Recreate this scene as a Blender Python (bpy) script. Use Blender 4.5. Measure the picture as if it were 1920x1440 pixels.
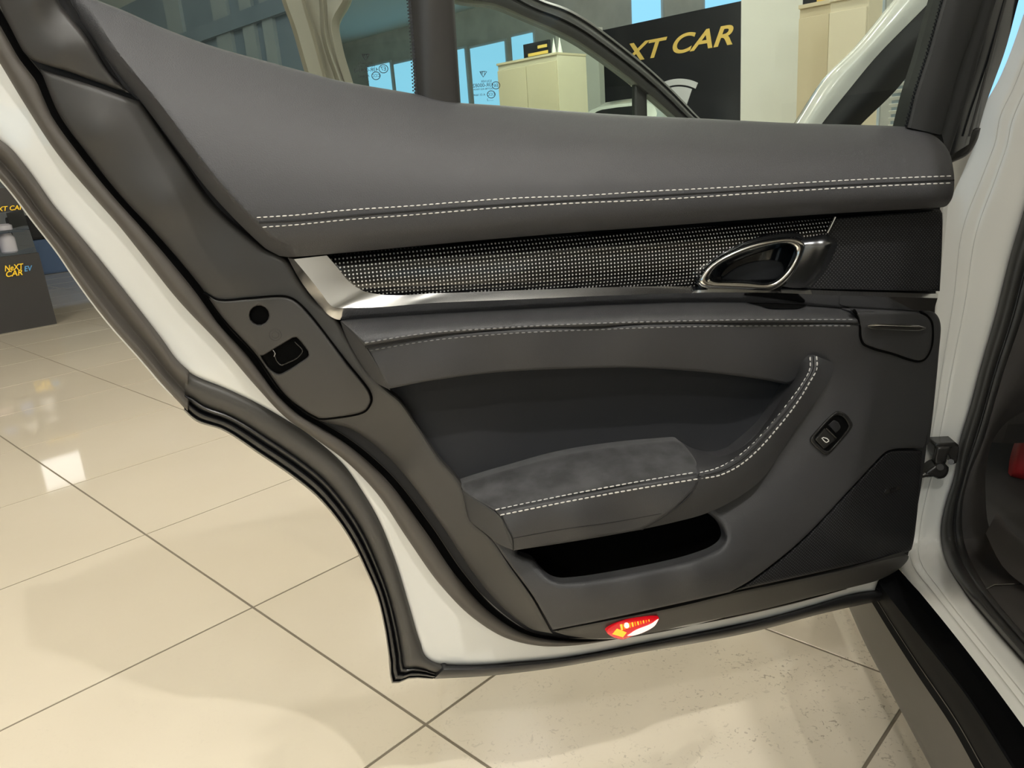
import bpy, bmesh, math, random
import numpy as np
from mathutils import Vector, Matrix
from mathutils.geometry import delaunay_2d_cdt
random.seed(4)
for o in list(bpy.data.objects): bpy.data.objects.remove(o)
SC = bpy.context.scene
COL = SC.collection
# ------------------------------------------------------------------ camera
FPX = 1450.0; CH = 0.92                     # focal length in pixels of a 1920 wide frame, camera height
PITCH, ROLL = math.radians(16.14), math.radians(-4.405)
FV = np.array([0, math.cos(PITCH), -math.sin(PITCH)]); _r = np.array([1.0, 0, 0]); _u = np.cross(_r, FV)
RV = math.cos(ROLL)*_r + math.sin(ROLL)*_u; UV_ = -math.sin(ROLL)*_r + math.cos(ROLL)*_u
CAM = np.array([0, 0, CH])
cd = bpy.data.cameras.new('camera'); cam = bpy.data.objects.new('camera', cd); COL.objects.link(cam)
cd.sensor_width = 36; cd.lens = FPX/1920*36; cd.clip_start = 0.02
cam.matrix_world = Matrix(((RV[0], UV_[0], -FV[0], 0), (RV[1], UV_[1], -FV[1], 0), (RV[2], UV_[2], -FV[2], CH), (0, 0, 0, 1)))
SC.camera = cam
# ------------------------------------------------------------------ world, exposure, lamps
SC.view_settings.view_transform = 'Standard'; SC.view_settings.look = 'None'
SC.view_settings.exposure = 0.0; SC.view_settings.gamma = 1.0; SC.view_settings.use_curve_mapping = False
W = bpy.data.worlds.new('world'); SC.world = W; W.use_nodes = True
W.node_tree.nodes['Background'].inputs[0].default_value = (1.0, 0.97, 0.94, 1)
W.node_tree.nodes['Background'].inputs[1].default_value = 0.06
def lamp(loc, power, col=(1.0, 0.86, 0.66), r=0.05, target=None, cone=None):
    t = 'SPOT' if cone else 'POINT'
    d = bpy.data.lights.new('ceiling_and_fill_lamp', t); d.energy = power; d.color = col; d.shadow_soft_size = r
    o = bpy.data.objects.new('ceiling_and_fill_lamp', d); COL.objects.link(o); o.location = loc
    if cone:
        d.spot_size = math.radians(cone); d.spot_blend = 0.6
        o.rotation_euler = (Vector(target)-Vector(loc)).to_track_quat('-Z', 'Y').to_euler()
    return o
KEY = (1.0, 0.94, 0.85); COOL = (1.0, 0.97, 0.93)
lamp((-0.70, 0.22, 3.6), 60, COOL, r=0.04, target=(-0.70, 0.36, 0), cone=44)       # downlight over the open door
lamp((-0.35, -0.30, 3.6), 380, COOL, r=0.05, target=(-0.35, -0.27, 0), cone=35)    # added spot, bounces off the floor to brighten the lower door
lamp((0.95, -0.90, 3.6), 165, COOL, r=0.035)
lamp((0.10, -1.15, 3.6), 26, COOL, r=0.035)
lamp((-0.9, -2.3, 3.6), 100, COOL, r=0.05)
lamp((-2.6, 0.45, 3.6), 72, (1.0, .90, .76), r=0.05)
for lx, ly, pw_ in ((-0.7, 2.9, 20), (-4.3, 1.6, 25), (-3.2, 4.3, 40), (2.9, -1.0, 40), (2.9, 2.2, 50), (1.2, 4.4, 60), (-0.8, 7.6, 150), (0.9, 8.0, 180), (5.5, 6.5, 120), (-2.4, -5.4, 110)):  # last one is added so the front wall reflects brightly in the chrome
    lamp((lx, ly, 3.6), pw_, KEY, r=0.05)

# ------------------------------------------------------------------ geometry helpers
def ray(x, y): return RV*((x-960)/FPX) + UV_*((720-y)/FPX) + FV
def atz(x, y, z):
    d = ray(x, y); return CAM + d*((z-CH)/d[2])
class Plane:
    def __init__(s, o, nrm):
        s.o = np.array(o, float); s.n = np.array(nrm, float); s.n /= np.linalg.norm(s.n)
        s.e = np.array([-s.n[1], s.n[0], 0.0]); s.e /= np.linalg.norm(s.e)
    def __call__(s, x, y, w=0.0):
        d = ray(x, y); return CAM + d*(((s.o-CAM) @ s.n + w)/(d @ s.n))
    def uv(s, P): return ((P-s.o) @ s.e, P[2])
TH = math.radians(10.3)
REAR = Plane(atz(1650, 1110, .27), (math.sin(TH), -math.cos(TH), 0))
FRONT = Plane((.62, 2.12, 0), (math.sin(TH), -math.cos(TH), 0))
PX = 0.00068                                # metres per pixel on the door

def newobj(name, verts, faces, mat, parent=None, uvs=None, smooth=True, angle=40, kind=None):
    me = bpy.data.meshes.new(name); me.from_pydata([tuple(v) for v in verts], [], [tuple(f) for f in faces])
    bm = bmesh.new(); bm.from_mesh(me); bmesh.ops.recalc_face_normals(bm, faces=bm.faces); bm.to_mesh(me); bm.free()
    if uvs is not None:
        ul = me.uv_layers.new(name='UVMap')
        vi = np.zeros(len(me.loops), dtype=np.int32); me.loops.foreach_get('vertex_index', vi)
        ul.data.foreach_set('uv', np.array(uvs, dtype=np.float32)[vi].ravel())
    if smooth:
        me.shade_smooth()
        me.set_sharp_from_angle(angle=math.radians(angle))
    if mat: me.materials.append(mat)
    o = bpy.data.objects.new(name, me); COL.objects.link(o)
    if parent: setparent(o, parent)
    if kind: o['kind'] = kind
    return o
def setparent(o, p):
    o.parent = p; o.matrix_parent_inverse = p.matrix_basis.inverted()
def tag(o, label, cat=None, group=None, kind=None):
    if label: o['label'] = label
    if cat: o['category'] = cat
    if group: o['group'] = group
    if kind: o['kind'] = kind
    return o

def spline(pts, step=6.0, closed=False):
    """Catmull-Rom through pts; a third value of 1 marks a corner (2D outlines only)."""
    P = [np.array(p[:2], float) for p in pts]; c = [len(p) > 2 and p[2] == 1 for p in pts]; n = len(P)
    out = []
    m = n if closed else n-1
    for i in range(m):
        a, b = P[i], P[(i+1) % n]
        p0 = P[i-1] if (closed or i > 0) and not c[i] else a*2-b
        j = (i+1) % n
        p3 = P[(i+2) % n] if (closed or i+2 < n) and not c[j] else b*2-a
        d = np.linalg.norm(b-a); k = max(1, int(round(d/step)))
        la, lb = np.linalg.norm(a-p0)+1e-9, np.linalg.norm(p3-b)+1e-9
        ta = (b-p0)/(la+d)*d; tb = (p3-a)/(lb+d)*d
        for q in range(k):
            t = q/k; t2 = t*t; t3 = t2*t
            out.append((2*t3-3*t2+1)*a+(t3-2*t2+t)*ta+(-2*t3+3*t2)*b+(t3-t2)*tb)
    if not closed: out.append(P[-1])
    return np.array(out)
def resample(pts, n, dims=3, smooth=True):
    P = np.array([p[:dims] for p in pts], float)
    seg = np.linalg.norm(np.diff(P[:, :2], axis=0), axis=1); s = np.concatenate([[0], np.cumsum(seg)])
    if smooth and len(P) > 2:
        m = np.gradient(P, s, axis=0)
        q = np.linspace(0, s[-1], n); i = np.clip(np.searchsorted(s, q, side='right')-1, 0, len(s)-2)
        h = (s[i+1]-s[i])[:, None]; t = ((q-s[i])[:, None])/h
        return (2*t**3-3*t**2+1)*P[i]+(t**3-2*t**2+t)*h*m[i]+(-2*t**3+3*t**2)*P[i+1]+(t**3-t**2)*h*m[i+1]
    q = np.linspace(0, s[-1], n)
    return np.stack([np.interp(q, s, P[:, k]) for k in range(dims)], 1)
def inside(pts, poly):
    x, y = pts[:, 0][:, None], pts[:, 1][:, None]
    x0, y0 = poly[:, 0], poly[:, 1]; x1, y1 = np.roll(x0, -1), np.roll(y0, -1)
    c = ((y0 > y) != (y1 > y)) & (x < (x1-x0)*(y-y0)/(y1-y0+1e-12)+x0)
    return c.sum(1) % 2 == 1
def distpoly(pts, poly):
    a = poly; b = np.roll(poly, -1, 0); ab = b-a; L = (ab**2).sum(1)+1e-12
    out = np.full(len(pts), 1e9)
    for k in range(0, len(pts), 4000):
        p = pts[k:k+4000][:, None, :]
        t = np.clip(((p-a)*ab).sum(2)/L, 0, 1)
        d = p-(a+t[..., None]*ab); out[k:k+4000] = np.sqrt((d**2).sum(2)).min(1)
    return out
class Field:
    """smooth height field through (x, y, w) control points"""
    def __init__(s, ctrl, reg=1e-3):
        if callable(ctrl): s.f = ctrl; return
        if not hasattr(ctrl, '__len__'): s.f = lambda p, c=ctrl: np.full(len(p), c); return
        C = np.array(ctrl, float); X = C[:, :2]/500.0; n = len(C)
        r = np.linalg.norm(X[:, None]-X[None], axis=2); K = np.where(r > 0, r*r*np.log(r+1e-12), 0)+np.eye(n)*reg
        A = np.zeros((n+3, n+3)); A[:n, :n] = K; A[:n, n] = 1; A[:n, n+1:] = X; A[n, :n] = 1; A[n+1:, :n] = X.T
        sol = np.linalg.solve(A, np.concatenate([C[:, 2], np.zeros(3)]))
        def f(p):
            Y = p/500.0; rr = np.linalg.norm(Y[:, None]-X[None], axis=2)
            return np.where(rr > 0, rr*rr*np.log(rr+1e-12), 0) @ sol[:n] + sol[n] + Y @ sol[n+1:]
        s.f = f
    def __call__(s, p): return s.f(np.atleast_2d(np.array(p, float)))

def panel(name, outline, ctrl, mat, parent=None, r=0.003, depth=0.02, step=14, holes=(), hole_depth=0.008, plane=None,
          hr=None, label=None, estep=6.0, angle=40, pxm=None, pts=None):
    """a moulded panel: outline in the door's own plane, height field, rounded rim, side walls"""
    plane = plane or REAR; pxm = pxm or PX
    F = Field(ctrl); ol = spline(outline, estep, True); hs = [spline(h, estep, True) for h in holes]
    loops = [ol]+hs
    lo, hi = ol.min(0), ol.max(0)
    gx = np.arange(lo[0], hi[0]+step, step); gy = np.arange(lo[1], hi[1]+step*.87, step*.87)
    g = np.array([(x+(step/2 if j % 2 else 0), y) for j, y in enumerate(gy) for x in gx])
    rpx = r/pxm; hrpx = (hr if hr is not None else r)/pxm
    extra = []
    for li, L in enumerate(loops):
        rr = rpx if li == 0 else hrpx
        if rr < .5: continue
        t = np.roll(L, -1, 0)-np.roll(L, 1, 0); t /= np.linalg.norm(t, axis=1)[:, None]+1e-9
        nn = np.stack([-t[:, 1], t[:, 0]], 1)
        for fr in (.12, .4, .75, 1.1):
            for sg in (1, -1):
                q = L+nn*sg*rr*fr
                dd = distpoly(q, L); q = q[dd > rr*fr*.93]
                extra.append(q)
    if pts is not None: extra.append(np.array(pts, float))
    cand = np.concatenate([g]+extra) if extra else g
    ok = inside(cand, ol)
    for h in hs: ok &= ~inside(cand, h)
    cand = cand[ok]; isg = np.arange(len(ok))[ok] < len(g)
    if len(cand):
        dmin = np.min([distpoly(cand, L) for L in loops], axis=0)
        lim = np.where(isg, max(step*.45, rpx*1.15 if r > 0 else 0), min(.5, max(.05, rpx*.08)))
        cand = cand[dmin > lim]
    V = [Vector(p) for L in loops for p in L]; E = []; k = 0
    for L in loops:
        E += [(k+i, k+(i+1) % len(L)) for i in range(len(L))]; k += len(L)
    V += [Vector(p) for p in cand]
    vv, ee, ff, _, _, _ = delaunay_2d_cdt(V, E, [], 0, 1e-4)
    vv = np.array([tuple(v) for v in vv]); ff = np.array([tuple(f) for f in ff if len(f) == 3])
    cen = vv[ff].mean(1); keep = inside(cen, ol)
    for h in hs: keep &= ~inside(cen, h)
    ff = ff[keep]
    def wf(p):
        p = np.atleast_2d(np.array(p, float)); w = F(p)
        for li, L in enumerate(loops):
            rr = r if li == 0 else (hr if hr is not None else r)
            if rr > 0:
                d = np.minimum(distpoly(p, L)*pxm, rr); w = w-(rr-np.sqrt(np.maximum(rr*rr-(rr-d)**2, 0)))
        return w
    w = wf(vv)
    P = [plane(x, y, ww) for (x, y), ww in zip(vv, w)]
    uvs = [plane.uv(p) for p in P]
    cnt = {}
    for f in ff:
        for i in range(3):
            e = (f[i], f[(i+1) % 3]); key = (min(e), max(e)); cnt.setdefault(key, []).append(e)
    be = [v[0] for v in cnt.values() if len(v) == 1]
    mid = np.array([(vv[a]+vv[b])/2 for a, b in be])
    ish = np.zeros(len(be), bool)
    if hs: ish = np.min([distpoly(mid, h) for h in hs], axis=0) < distpoly(mid, ol)
    faces = [tuple(f) for f in ff]; back = {}
    def bk(i, dp):
        if (i, dp) not in back:
            back[(i, dp)] = len(P); P.append(P[i]-plane.n*dp); uvs.append(uvs[i])
        return back[(i, dp)]
    for (a, b), hflag in zip(be, ish):
        dp = hole_depth if hflag else depth
        if dp > 0: faces.append((b, a, bk(a, dp), bk(b, dp)))
    o = newobj(name, P, faces, mat, parent, uvs, angle=angle)
    if label: o['label'] = label
    o_w = wf
    return o, o_w

def loft(name, rails, mat, parent=None, nu=80, nv=6, linear=False, plane=None, depth=0.0, closed=False, angle=40, smooth_u=True,
         label=None, fn=None, endcap=False):
    """surface through rails of (x, y, w) points"""
    plane = plane or REAR; fn = fn or plane
    R = []
    for rl in rails:
        rl = list(rl)
        if closed: rl = [tuple(rl[-1])]+rl+[tuple(rl[0]), tuple(rl[1])]
        if closed:
            P = np.array(rl, float); sp = spline([(p[0], p[1]) for p in rl[1:-2]], 2.0, True)
            ww = np.array([p[2] for p in rl[1:-2]]).mean()
            sp = np.concatenate([sp, sp[:1]]); q = resample([(a, b, ww) for a, b in sp], nu+1, 3, False)[:-1]
            R.append(q)
        else: R.append(resample(rl, nu, 3, smooth_u))
    R = np.array(R); m = len(R)
    rows = []
    if linear:
        for i in range(m-1):
            for k in range(nv):
                t = k/nv; rows.append(R[i]*(1-t)+R[i+1]*t)
        rows.append(R[-1])
    else:
        for i in range(m-1):
            p0 = R[max(i-1, 0)]; p1 = R[i]; p2 = R[i+1]; p3 = R[min(i+2, m-1)]
            for k in range(nv):
                t = k/nv; rows.append(.5*((2*p1)+(-p0+p2)*t+(2*p0-5*p1+4*p2-p3)*t*t+(-p0+3*p1-3*p2+p3)*t**3))
        rows.append(R[-1])
    rows = np.array(rows); nr = len(rows)
    P = [fn(*c) for row in rows for c in row]
    faces = []; N = nu
    for i in range(nr-1):
        for j in range(N if closed else N-1):
            j2 = (j+1) % N
            faces.append((i*N+j, i*N+j2, (i+1)*N+j2, (i+1)*N+j))
    uvs = [plane.uv(p) for p in P]
    if depth > 0:
        ring = []
        if closed: rings = [[j for j in range(N)], [(nr-1)*N+j for j in range(N)]]
        else: rings = [[j for j in range(N)]+[i*N+N-1 for i in range(1, nr)]+[(nr-1)*N+j for j in range(N-2, -1, -1)]+[i*N for i in range(nr-2, 0, -1)]]
        for ring in rings:
            b0 = len(P)
            for i in ring: P.append(P[i]-plane.n*depth); uvs.append(uvs[i])
            for k in range(len(ring)):
                k2 = (k+1) % len(ring); faces.append((ring[k], ring[k2], b0+k2, b0+k))
    o = newobj(name, P, faces, mat, parent, uvs, angle=angle)
    if label: o['label'] = label
    return o, rows

def tube3(name, pts, rad, mat, parent=None, seg=8, closed=False, label=None, flat=1.0, up=None):
    pts = [np.array(p, float) for p in pts]; n = len(pts); V = []; Fs = []
    rads = rad if hasattr(rad, '__len__') else [rad]*n
    prev = None
    for i, p in enumerate(pts):
        a = pts[i-1] if (closed or i) else pts[i]; b = pts[(i+1) % n] if (closed or i < n-1) else pts[i]
        t = b-a; t /= np.linalg.norm(t)+1e-12
        if prev is None:
            u = np.array(up if up is not None else (0, 0, 1.0)); u = u-t*(u@t)
            if np.linalg.norm(u) < 1e-3: u = np.cross(t, (1, 0, 0))
        else: u = prev-t*(prev@t)
        u /= np.linalg.norm(u); prev = u; v = np.cross(t, u)
        for k in range(seg):
            an = 2*math.pi*k/seg; V.append(p+rads[i]*(math.cos(an)*u+math.sin(an)*v*flat))
    for i in range(n if closed else n-1):
        for k in range(seg):
            k2 = (k+1) % seg; i2 = (i+1) % n
            Fs.append((i*seg+k, i*seg+k2, i2*seg+k2, i2*seg+k))
    if not closed:
        Fs.append(tuple(range(seg))); Fs.append(tuple((n-1)*seg+k for k in range(seg)))
    o = newobj(name, V, Fs, mat, parent)
    if label: o['label'] = label
    return o
def ptube(name, path, w, rad, mat, parent=None, plane=None, n=80, seg=8, closed=False, label=None):
    """tube along a path on a plane; w a number or a function of the points"""
    plane = plane or REAR
    if closed: q = spline(path, 5, True)
    else: q = resample([(p[0], p[1], 0) for p in path], n)[:, :2]
    ww = w(q) if callable(w) else np.full(len(q), w)
    return tube3(name, [plane(x, y, k) for (x, y), k in zip(q, ww)], rad, mat, parent, seg, closed, label)
def stitches(name, paths, wf, mat, parent, ln=9.0, gap=3.0, wd=0.0019, lift=0.0009, plane=None, label=None, skew=0.0):
    plane = plane or REAR; V = []; Fs = []
    for path in paths:
        q = resample([(p[0], p[1], 0) for p in path], 400)[:, :2]
        s = np.concatenate([[0], np.cumsum(np.linalg.norm(np.diff(q, axis=0), axis=1))])
        k = 0.0
        while k+ln < s[-1]:
            pts = []
            for kk in (k, k+ln*.25, k+ln*.75, k+ln):
                pts.append((np.interp(kk, s, q[:, 0]), np.interp(kk, s, q[:, 1])))
            ws = wf(np.array(pts)); base = len(V)
            T = np.array(pts[-1])-np.array(pts[0]); T /= np.linalg.norm(T)+1e-9; Nn = np.array([-T[1], T[0]])
            for i, (p, w_) in enumerate(zip(pts, ws)):
                h = lift*(0.1 if i in (0, 3) else 1.0); wid = wd*(0.55 if i in (0, 3) else 1.0)/PX/2
                off = Nn*skew*(i-1.5)
                a = plane(*(np.array(p)+off+Nn*wid), w_+h*.2-.0004); b = plane(*(np.array(p)+off), w_+h); c = plane(*(np.array(p)+off-Nn*wid), w_+h*.2-.0004)
                V += [a, b, c]
            for i in range(3):
                for j in (0, 1):
                    Fs.append((base+i*3+j, base+i*3+j+1, base+i*3+j+4, base+i*3+j+3))
            k += ln+gap
    return tag(newobj(name, V, Fs, mat, parent, smooth=True), label, kind='stuff')
def boxv(c, ax, ay, az):
    c, ax, ay, az = [np.array(k, float) for k in (c, ax, ay, az)]
    V = [c+sx*ax+sy*ay+sz*az for sz in (-1, 1) for sx, sy in ((-1, -1), (1, -1), (1, 1), (-1, 1))]
    F = [(0, 3, 2, 1), (4, 5, 6, 7), (0, 1, 5, 4), (1, 2, 6, 5), (2, 3, 7, 6), (3, 0, 4, 7)]
    return V, F
def box(name, c, ax, ay, az, mat, parent=None, bevel=0.0, label=None):
    V, F = boxv(c, ax, ay, az)
    o = newobj(name, V, F, mat, parent, smooth=False)
    if bevel:
        bm = bmesh.new(); bm.from_mesh(o.data)
        bmesh.ops.bevel(bm, geom=bm.edges[:], offset=bevel, segments=2, affect='EDGES', profile=.6); bm.to_mesh(o.data); bm.free()
    if label: o['label'] = label
    return o
def text_mesh(name, body, mat, size=1.0, extrude=0.0, shear=0.0, offset=0.0, parent=None, align='CENTER'):
    c = bpy.data.curves.new(name, 'FONT'); c.body = body; c.size = size; c.extrude = extrude; c.shear = shear; c.offset = offset
    c.align_x = align; c.align_y = 'CENTER'
    t = bpy.data.objects.new(name, c); COL.objects.link(t)
    dg = bpy.context.evaluated_depsgraph_get(); me = bpy.data.meshes.new_from_object(t.evaluated_get(dg))
    bpy.data.objects.remove(t); me.name = name; me.materials.clear(); me.materials.append(mat)
    o = bpy.data.objects.new(name, me); COL.objects.link(o)
    return o
def place_text(o, P, ex, ey, sx=1.0, sy=None, parent=None):
    """transform mesh data: local x to ex, local y to ey"""
    ex = np.array(ex, float); ey = np.array(ey, float); ex /= np.linalg.norm(ex); ey /= np.linalg.norm(ey); ez = np.cross(ex, ey)
    sy = sy or abs(sx)
    M = Matrix(((ex[0]*sx, ey[0]*sy, ez[0]*sy, P[0]), (ex[1]*sx, ey[1]*sy, ez[1]*sy, P[1]), (ex[2]*sx, ey[2]*sy, ez[2]*sy, P[2]), (0, 0, 0, 1)))
    o.data.transform(M)
    if parent: setparent(o, parent)
    return o

# ------------------------------------------------------------------ materials
def mat(name, col, rough=.5, metal=0.0, bump=None, spec=.5, coat=0.0, emit=None, estr=1.0, vary=None, sheen=0.0):
    """bump=(scale, strength, distance, kind); vary=(scale, colour2)"""
    m = bpy.data.materials.new(name); m.use_nodes = True; nt = m.node_tree; b = nt.nodes['Principled BSDF']
    b.inputs['Base Color'].default_value = (*col, 1); b.inputs['Roughness'].default_value = rough; b.inputs['Metallic'].default_value = metal
    b.inputs['Specular IOR Level'].default_value = spec
    if coat: b.inputs['Coat Weight'].default_value = coat; b.inputs['Coat Roughness'].default_value = .05
    if sheen: b.inputs['Sheen Weight'].default_value = sheen; b.inputs['Sheen Roughness'].default_value = .5
    if emit: b.inputs['Emission Color'].default_value = (*emit, 1); b.inputs['Emission Strength'].default_value = estr
    tc = nt.nodes.new('ShaderNodeTexCoord')
    if bump:
        sc, st, di = bump[:3]; kind = bump[3] if len(bump) > 3 else 'noise'
        if kind == 'noise':
            t = nt.nodes.new('ShaderNodeTexNoise'); t.inputs['Scale'].default_value = sc; t.inputs['Detail'].default_value = 3; out = t.outputs['Fac']
        else:
            t = nt.nodes.new('ShaderNodeTexVoronoi'); t.inputs['Scale'].default_value = sc; out = t.outputs['Distance']
        nt.links.new(tc.outputs['Object'], t.inputs['Vector'])
        bn = nt.nodes.new('ShaderNodeBump'); bn.inputs['Strength'].default_value = st; bn.inputs['Distance'].default_value = di
        nt.links.new(out, bn.inputs['Height']); nt.links.new(bn.outputs['Normal'], b.inputs['Normal'])
    if vary:
        t = nt.nodes.new('ShaderNodeTexNoise'); t.inputs['Scale'].default_value = vary[0]; t.inputs['Detail'].default_value = 5
        nt.links.new(tc.outputs['Object'], t.inputs['Vector'])
        mx = nt.nodes.new('ShaderNodeMix'); mx.data_type = 'RGBA'; mx.inputs['A'].default_value = (*col, 1); mx.inputs['B'].default_value = (*vary[1], 1)
        rp = nt.nodes.new('ShaderNodeMapRange'); rp.inputs['From Min'].default_value = .35; rp.inputs['From Max'].default_value = .65
        nt.links.new(t.outputs['Fac'], rp.inputs['Value']); nt.links.new(rp.outputs['Result'], mx.inputs['Factor'])
        nt.links.new(mx.outputs['Result'], b.inputs['Base Color'])
    return m
def math_node(nt, op, a, b=None):
    n = nt.nodes.new('ShaderNodeMath'); n.operation = op
    for i, v in enumerate((a, b)):
        if v is None: continue
        if isinstance(v, (int, float)): n.inputs[i].default_value = v
        else: nt.links.new(v, n.inputs[i])
    return n.outputs[0]
def dot_mat(name, c0, c1, pu, pv, rough0, metal, thr=.25, coat=0.0, brick=False, bump=.0):
    """woven dots laid out in metres over the surface"""
    m = mat(name, c0, rough0, metal, coat=coat); nt = m.node_tree; b = nt.nodes['Principled BSDF']
    uv = nt.nodes.new('ShaderNodeUVMap'); uv.uv_map = 'UVMap'; sp = nt.nodes.new('ShaderNodeSeparateXYZ'); nt.links.new(uv.outputs[0], sp.inputs[0])
    u = math_node(nt, 'MULTIPLY', sp.outputs[0], 2*math.pi/pu); v = math_node(nt, 'MULTIPLY', sp.outputs[1], 2*math.pi/pv)
    if brick: u, v = math_node(nt, 'ADD', u, v), math_node(nt, 'SUBTRACT', u, v)
    s = math_node(nt, 'MAXIMUM', math_node(nt, 'SINE', u), 0.0); t = math_node(nt, 'MAXIMUM', math_node(nt, 'SINE', v), 0.0)
    p = math_node(nt, 'MULTIPLY', s, t)
    mr = nt.nodes.new('ShaderNodeMapRange'); mr.inputs['From Min'].default_value = thr; mr.inputs['From Max'].default_value = thr+.3; nt.links.new(p, mr.inputs['Value'])
    mx = nt.nodes.new('ShaderNodeMix'); mx.data_type = 'RGBA'; mx.inputs['A'].default_value = (*c0, 1); mx.inputs['B'].default_value = (*c1, 1)
    nt.links.new(mr.outputs['Result'], mx.inputs['Factor']); nt.links.new(mx.outputs['Result'], b.inputs['Base Color'])
    if bump:
        bn = nt.nodes.new('ShaderNodeBump'); bn.inputs['Strength'].default_value = bump; bn.inputs['Distance'].default_value = .0006
        nt.links.new(mr.outputs['Result'], bn.inputs['Height']); nt.links.new(bn.outputs['Normal'], b.inputs['Normal'])
    return m
def glass_mat(name, tint, refl=.06):
    m = bpy.data.materials.new(name); m.use_nodes = True; nt = m.node_tree; nt.nodes.remove(nt.nodes['Principled BSDF'])
    tr = nt.nodes.new('ShaderNodeBsdfTransparent'); tr.inputs[0].default_value = (*tint, 1)
    gl = nt.nodes.new('ShaderNodeBsdfGlossy'); gl.inputs['Roughness'].default_value = .01; gl.inputs[0].default_value = (.9, .95, 1, 1)
    fr = nt.nodes.new('ShaderNodeFresnel'); fr.inputs['IOR'].default_value = 1.35
    mx = nt.nodes.new('ShaderNodeMixShader'); nt.links.new(fr.outputs[0], mx.inputs[0]); nt.links.new(tr.outputs[0], mx.inputs[1]); nt.links.new(gl.outputs[0], mx.inputs[2])
    nt.links.new(mx.outputs[0], nt.nodes['Material Output'].inputs[0]); return m
def emit_mat(name, col, s):
    m = bpy.data.materials.new(name); m.use_nodes = True; nt = m.node_tree; nt.nodes.remove(nt.nodes['Principled BSDF'])
    e = nt.nodes.new('ShaderNodeEmission'); e.inputs[0].default_value = (*col, 1); e.inputs[1].default_value = s
    nt.links.new(e.outputs[0], nt.nodes['Material Output'].inputs[0]); return m

M = {}
M['leather'] = mat('slate_leather', (.047, .047, .050), .55, bump=(900, .35, .0006, 'voronoi'), spec=.5)
M['leather_dark'] = mat('dark_leather', (.042, .042, .044), .60, bump=(1100, .25, .0005, 'voronoi'))
M['leather_roll'] = mat('roll_leather', (.040, .040, .042), .52, bump=(900, .35, .0006, 'voronoi'))
M['frame_black'] = mat('frame_black', (.020, .021, .021), .6, bump=(1800, .1, .0003))
M['plastic'] = mat('grey_plastic', (.042, .040, .037), .50, bump=(1800, .12, .0003))
M['recess'] = mat('recess_fabric', (.020, .021, .024), .85, bump=(2500, .2, .0003))
M['suede'] = mat('suede', (.036, .036, .037), .95, bump=(900, .3, .0006), vary=(38, (.068, .068, .070)), sheen=.25, spec=.15)
M['thread'] = mat('white_thread', (.75, .73, .69), .7)
M['thread_grey'] = mat('grey_thread', (.22, .22, .22), .7)
M['black'] = mat('matte_black', (.008, .008, .009), .7)
M['void'] = mat('felt_and_gap_shade', (.002, .002, .002), .95, spec=.05)  # felt black, also paints shade in gaps, holes and the pocket
M['gloss_black'] = mat('gloss_black', (.008, .009, .011), .12)
M['rubber'] = mat('black_rubber', (.030, .029, .027), .42, bump=(300, .05, .0004))
M['rubber_grey'] = mat('grey_rubber', (.050, .047, .042), .45, bump=(300, .05, .0004))
M['rubber_brown'] = mat('brownish_rubber', (.082, .073, .062), .55, bump=(700, .08, .0004))  # brownish tone of the door seal and edge rubber
M['rubber_gloss'] = mat('shiny_rubber', (.012, .012, .013), .30)
M['white'] = mat('white_paint', (.74, .735, .69), .22, coat=.8)
M['chrome'] = mat('chrome', (.90, .89, .86), .14, 1.0)
M['alu'] = mat('polished_aluminium', (.66, .66, .66), .17, 1.0)
M['satin'] = mat('satin_metal', (.32, .33, .35), .27, 1.0)
M['carbon'] = dot_mat('carbon_weave', (.006, .006, .006), (.85, .83, .80), .0041, .0041, .25, .35, .20, coat=.6)  # pale dots put the weave's glints into the colour
M['grille'] = dot_mat('grille_mesh', (.004, .004, .005), (.055, .056, .060), .0046, .0046, .5, 0, .1, brick=True, bump=.5)
M['sill_grey'] = mat('sill_grey', (.105, .098, .088), .42, bump=(1500, .06, .0003))
M['sill_black'] = mat('sill_black', (.009, .0095, .0105), .5, spec=.06)
M['cabin'] = mat('dark_cabin', (.018, .017, .016), .8)
M['cabin_trim'] = mat('cabin_trim', (.035, .031, .028), .65, bump=(1500, .15, .0004))
M['red_seat'] = mat('red_leather', (.25, .012, .014), .5)
M['glass'] = glass_mat('tinted_glass', (.80, .90, .86))
M['glass_front'] = glass_mat('tinted_glass_front', (.74, .83, .77))
M['ink'] = mat('glass_print', (.01, .012, .015), .6)
M['red_lens'] = mat('red_lens', (.55, .004, .01), .12, emit=(1, .01, .02), estr=.42)
M['amber_glow'] = emit_mat('amber_glow', (1, .50, .05), 1.5)
M['amber_soft'] = emit_mat('amber_soft', (1, .24, .01), 1.3)
M['white_glow'] = emit_mat('white_glow', (1, .72, .62), 1.5)
M['bracket'] = mat('black_enamel', (.02, .019, .018), .25)

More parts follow.
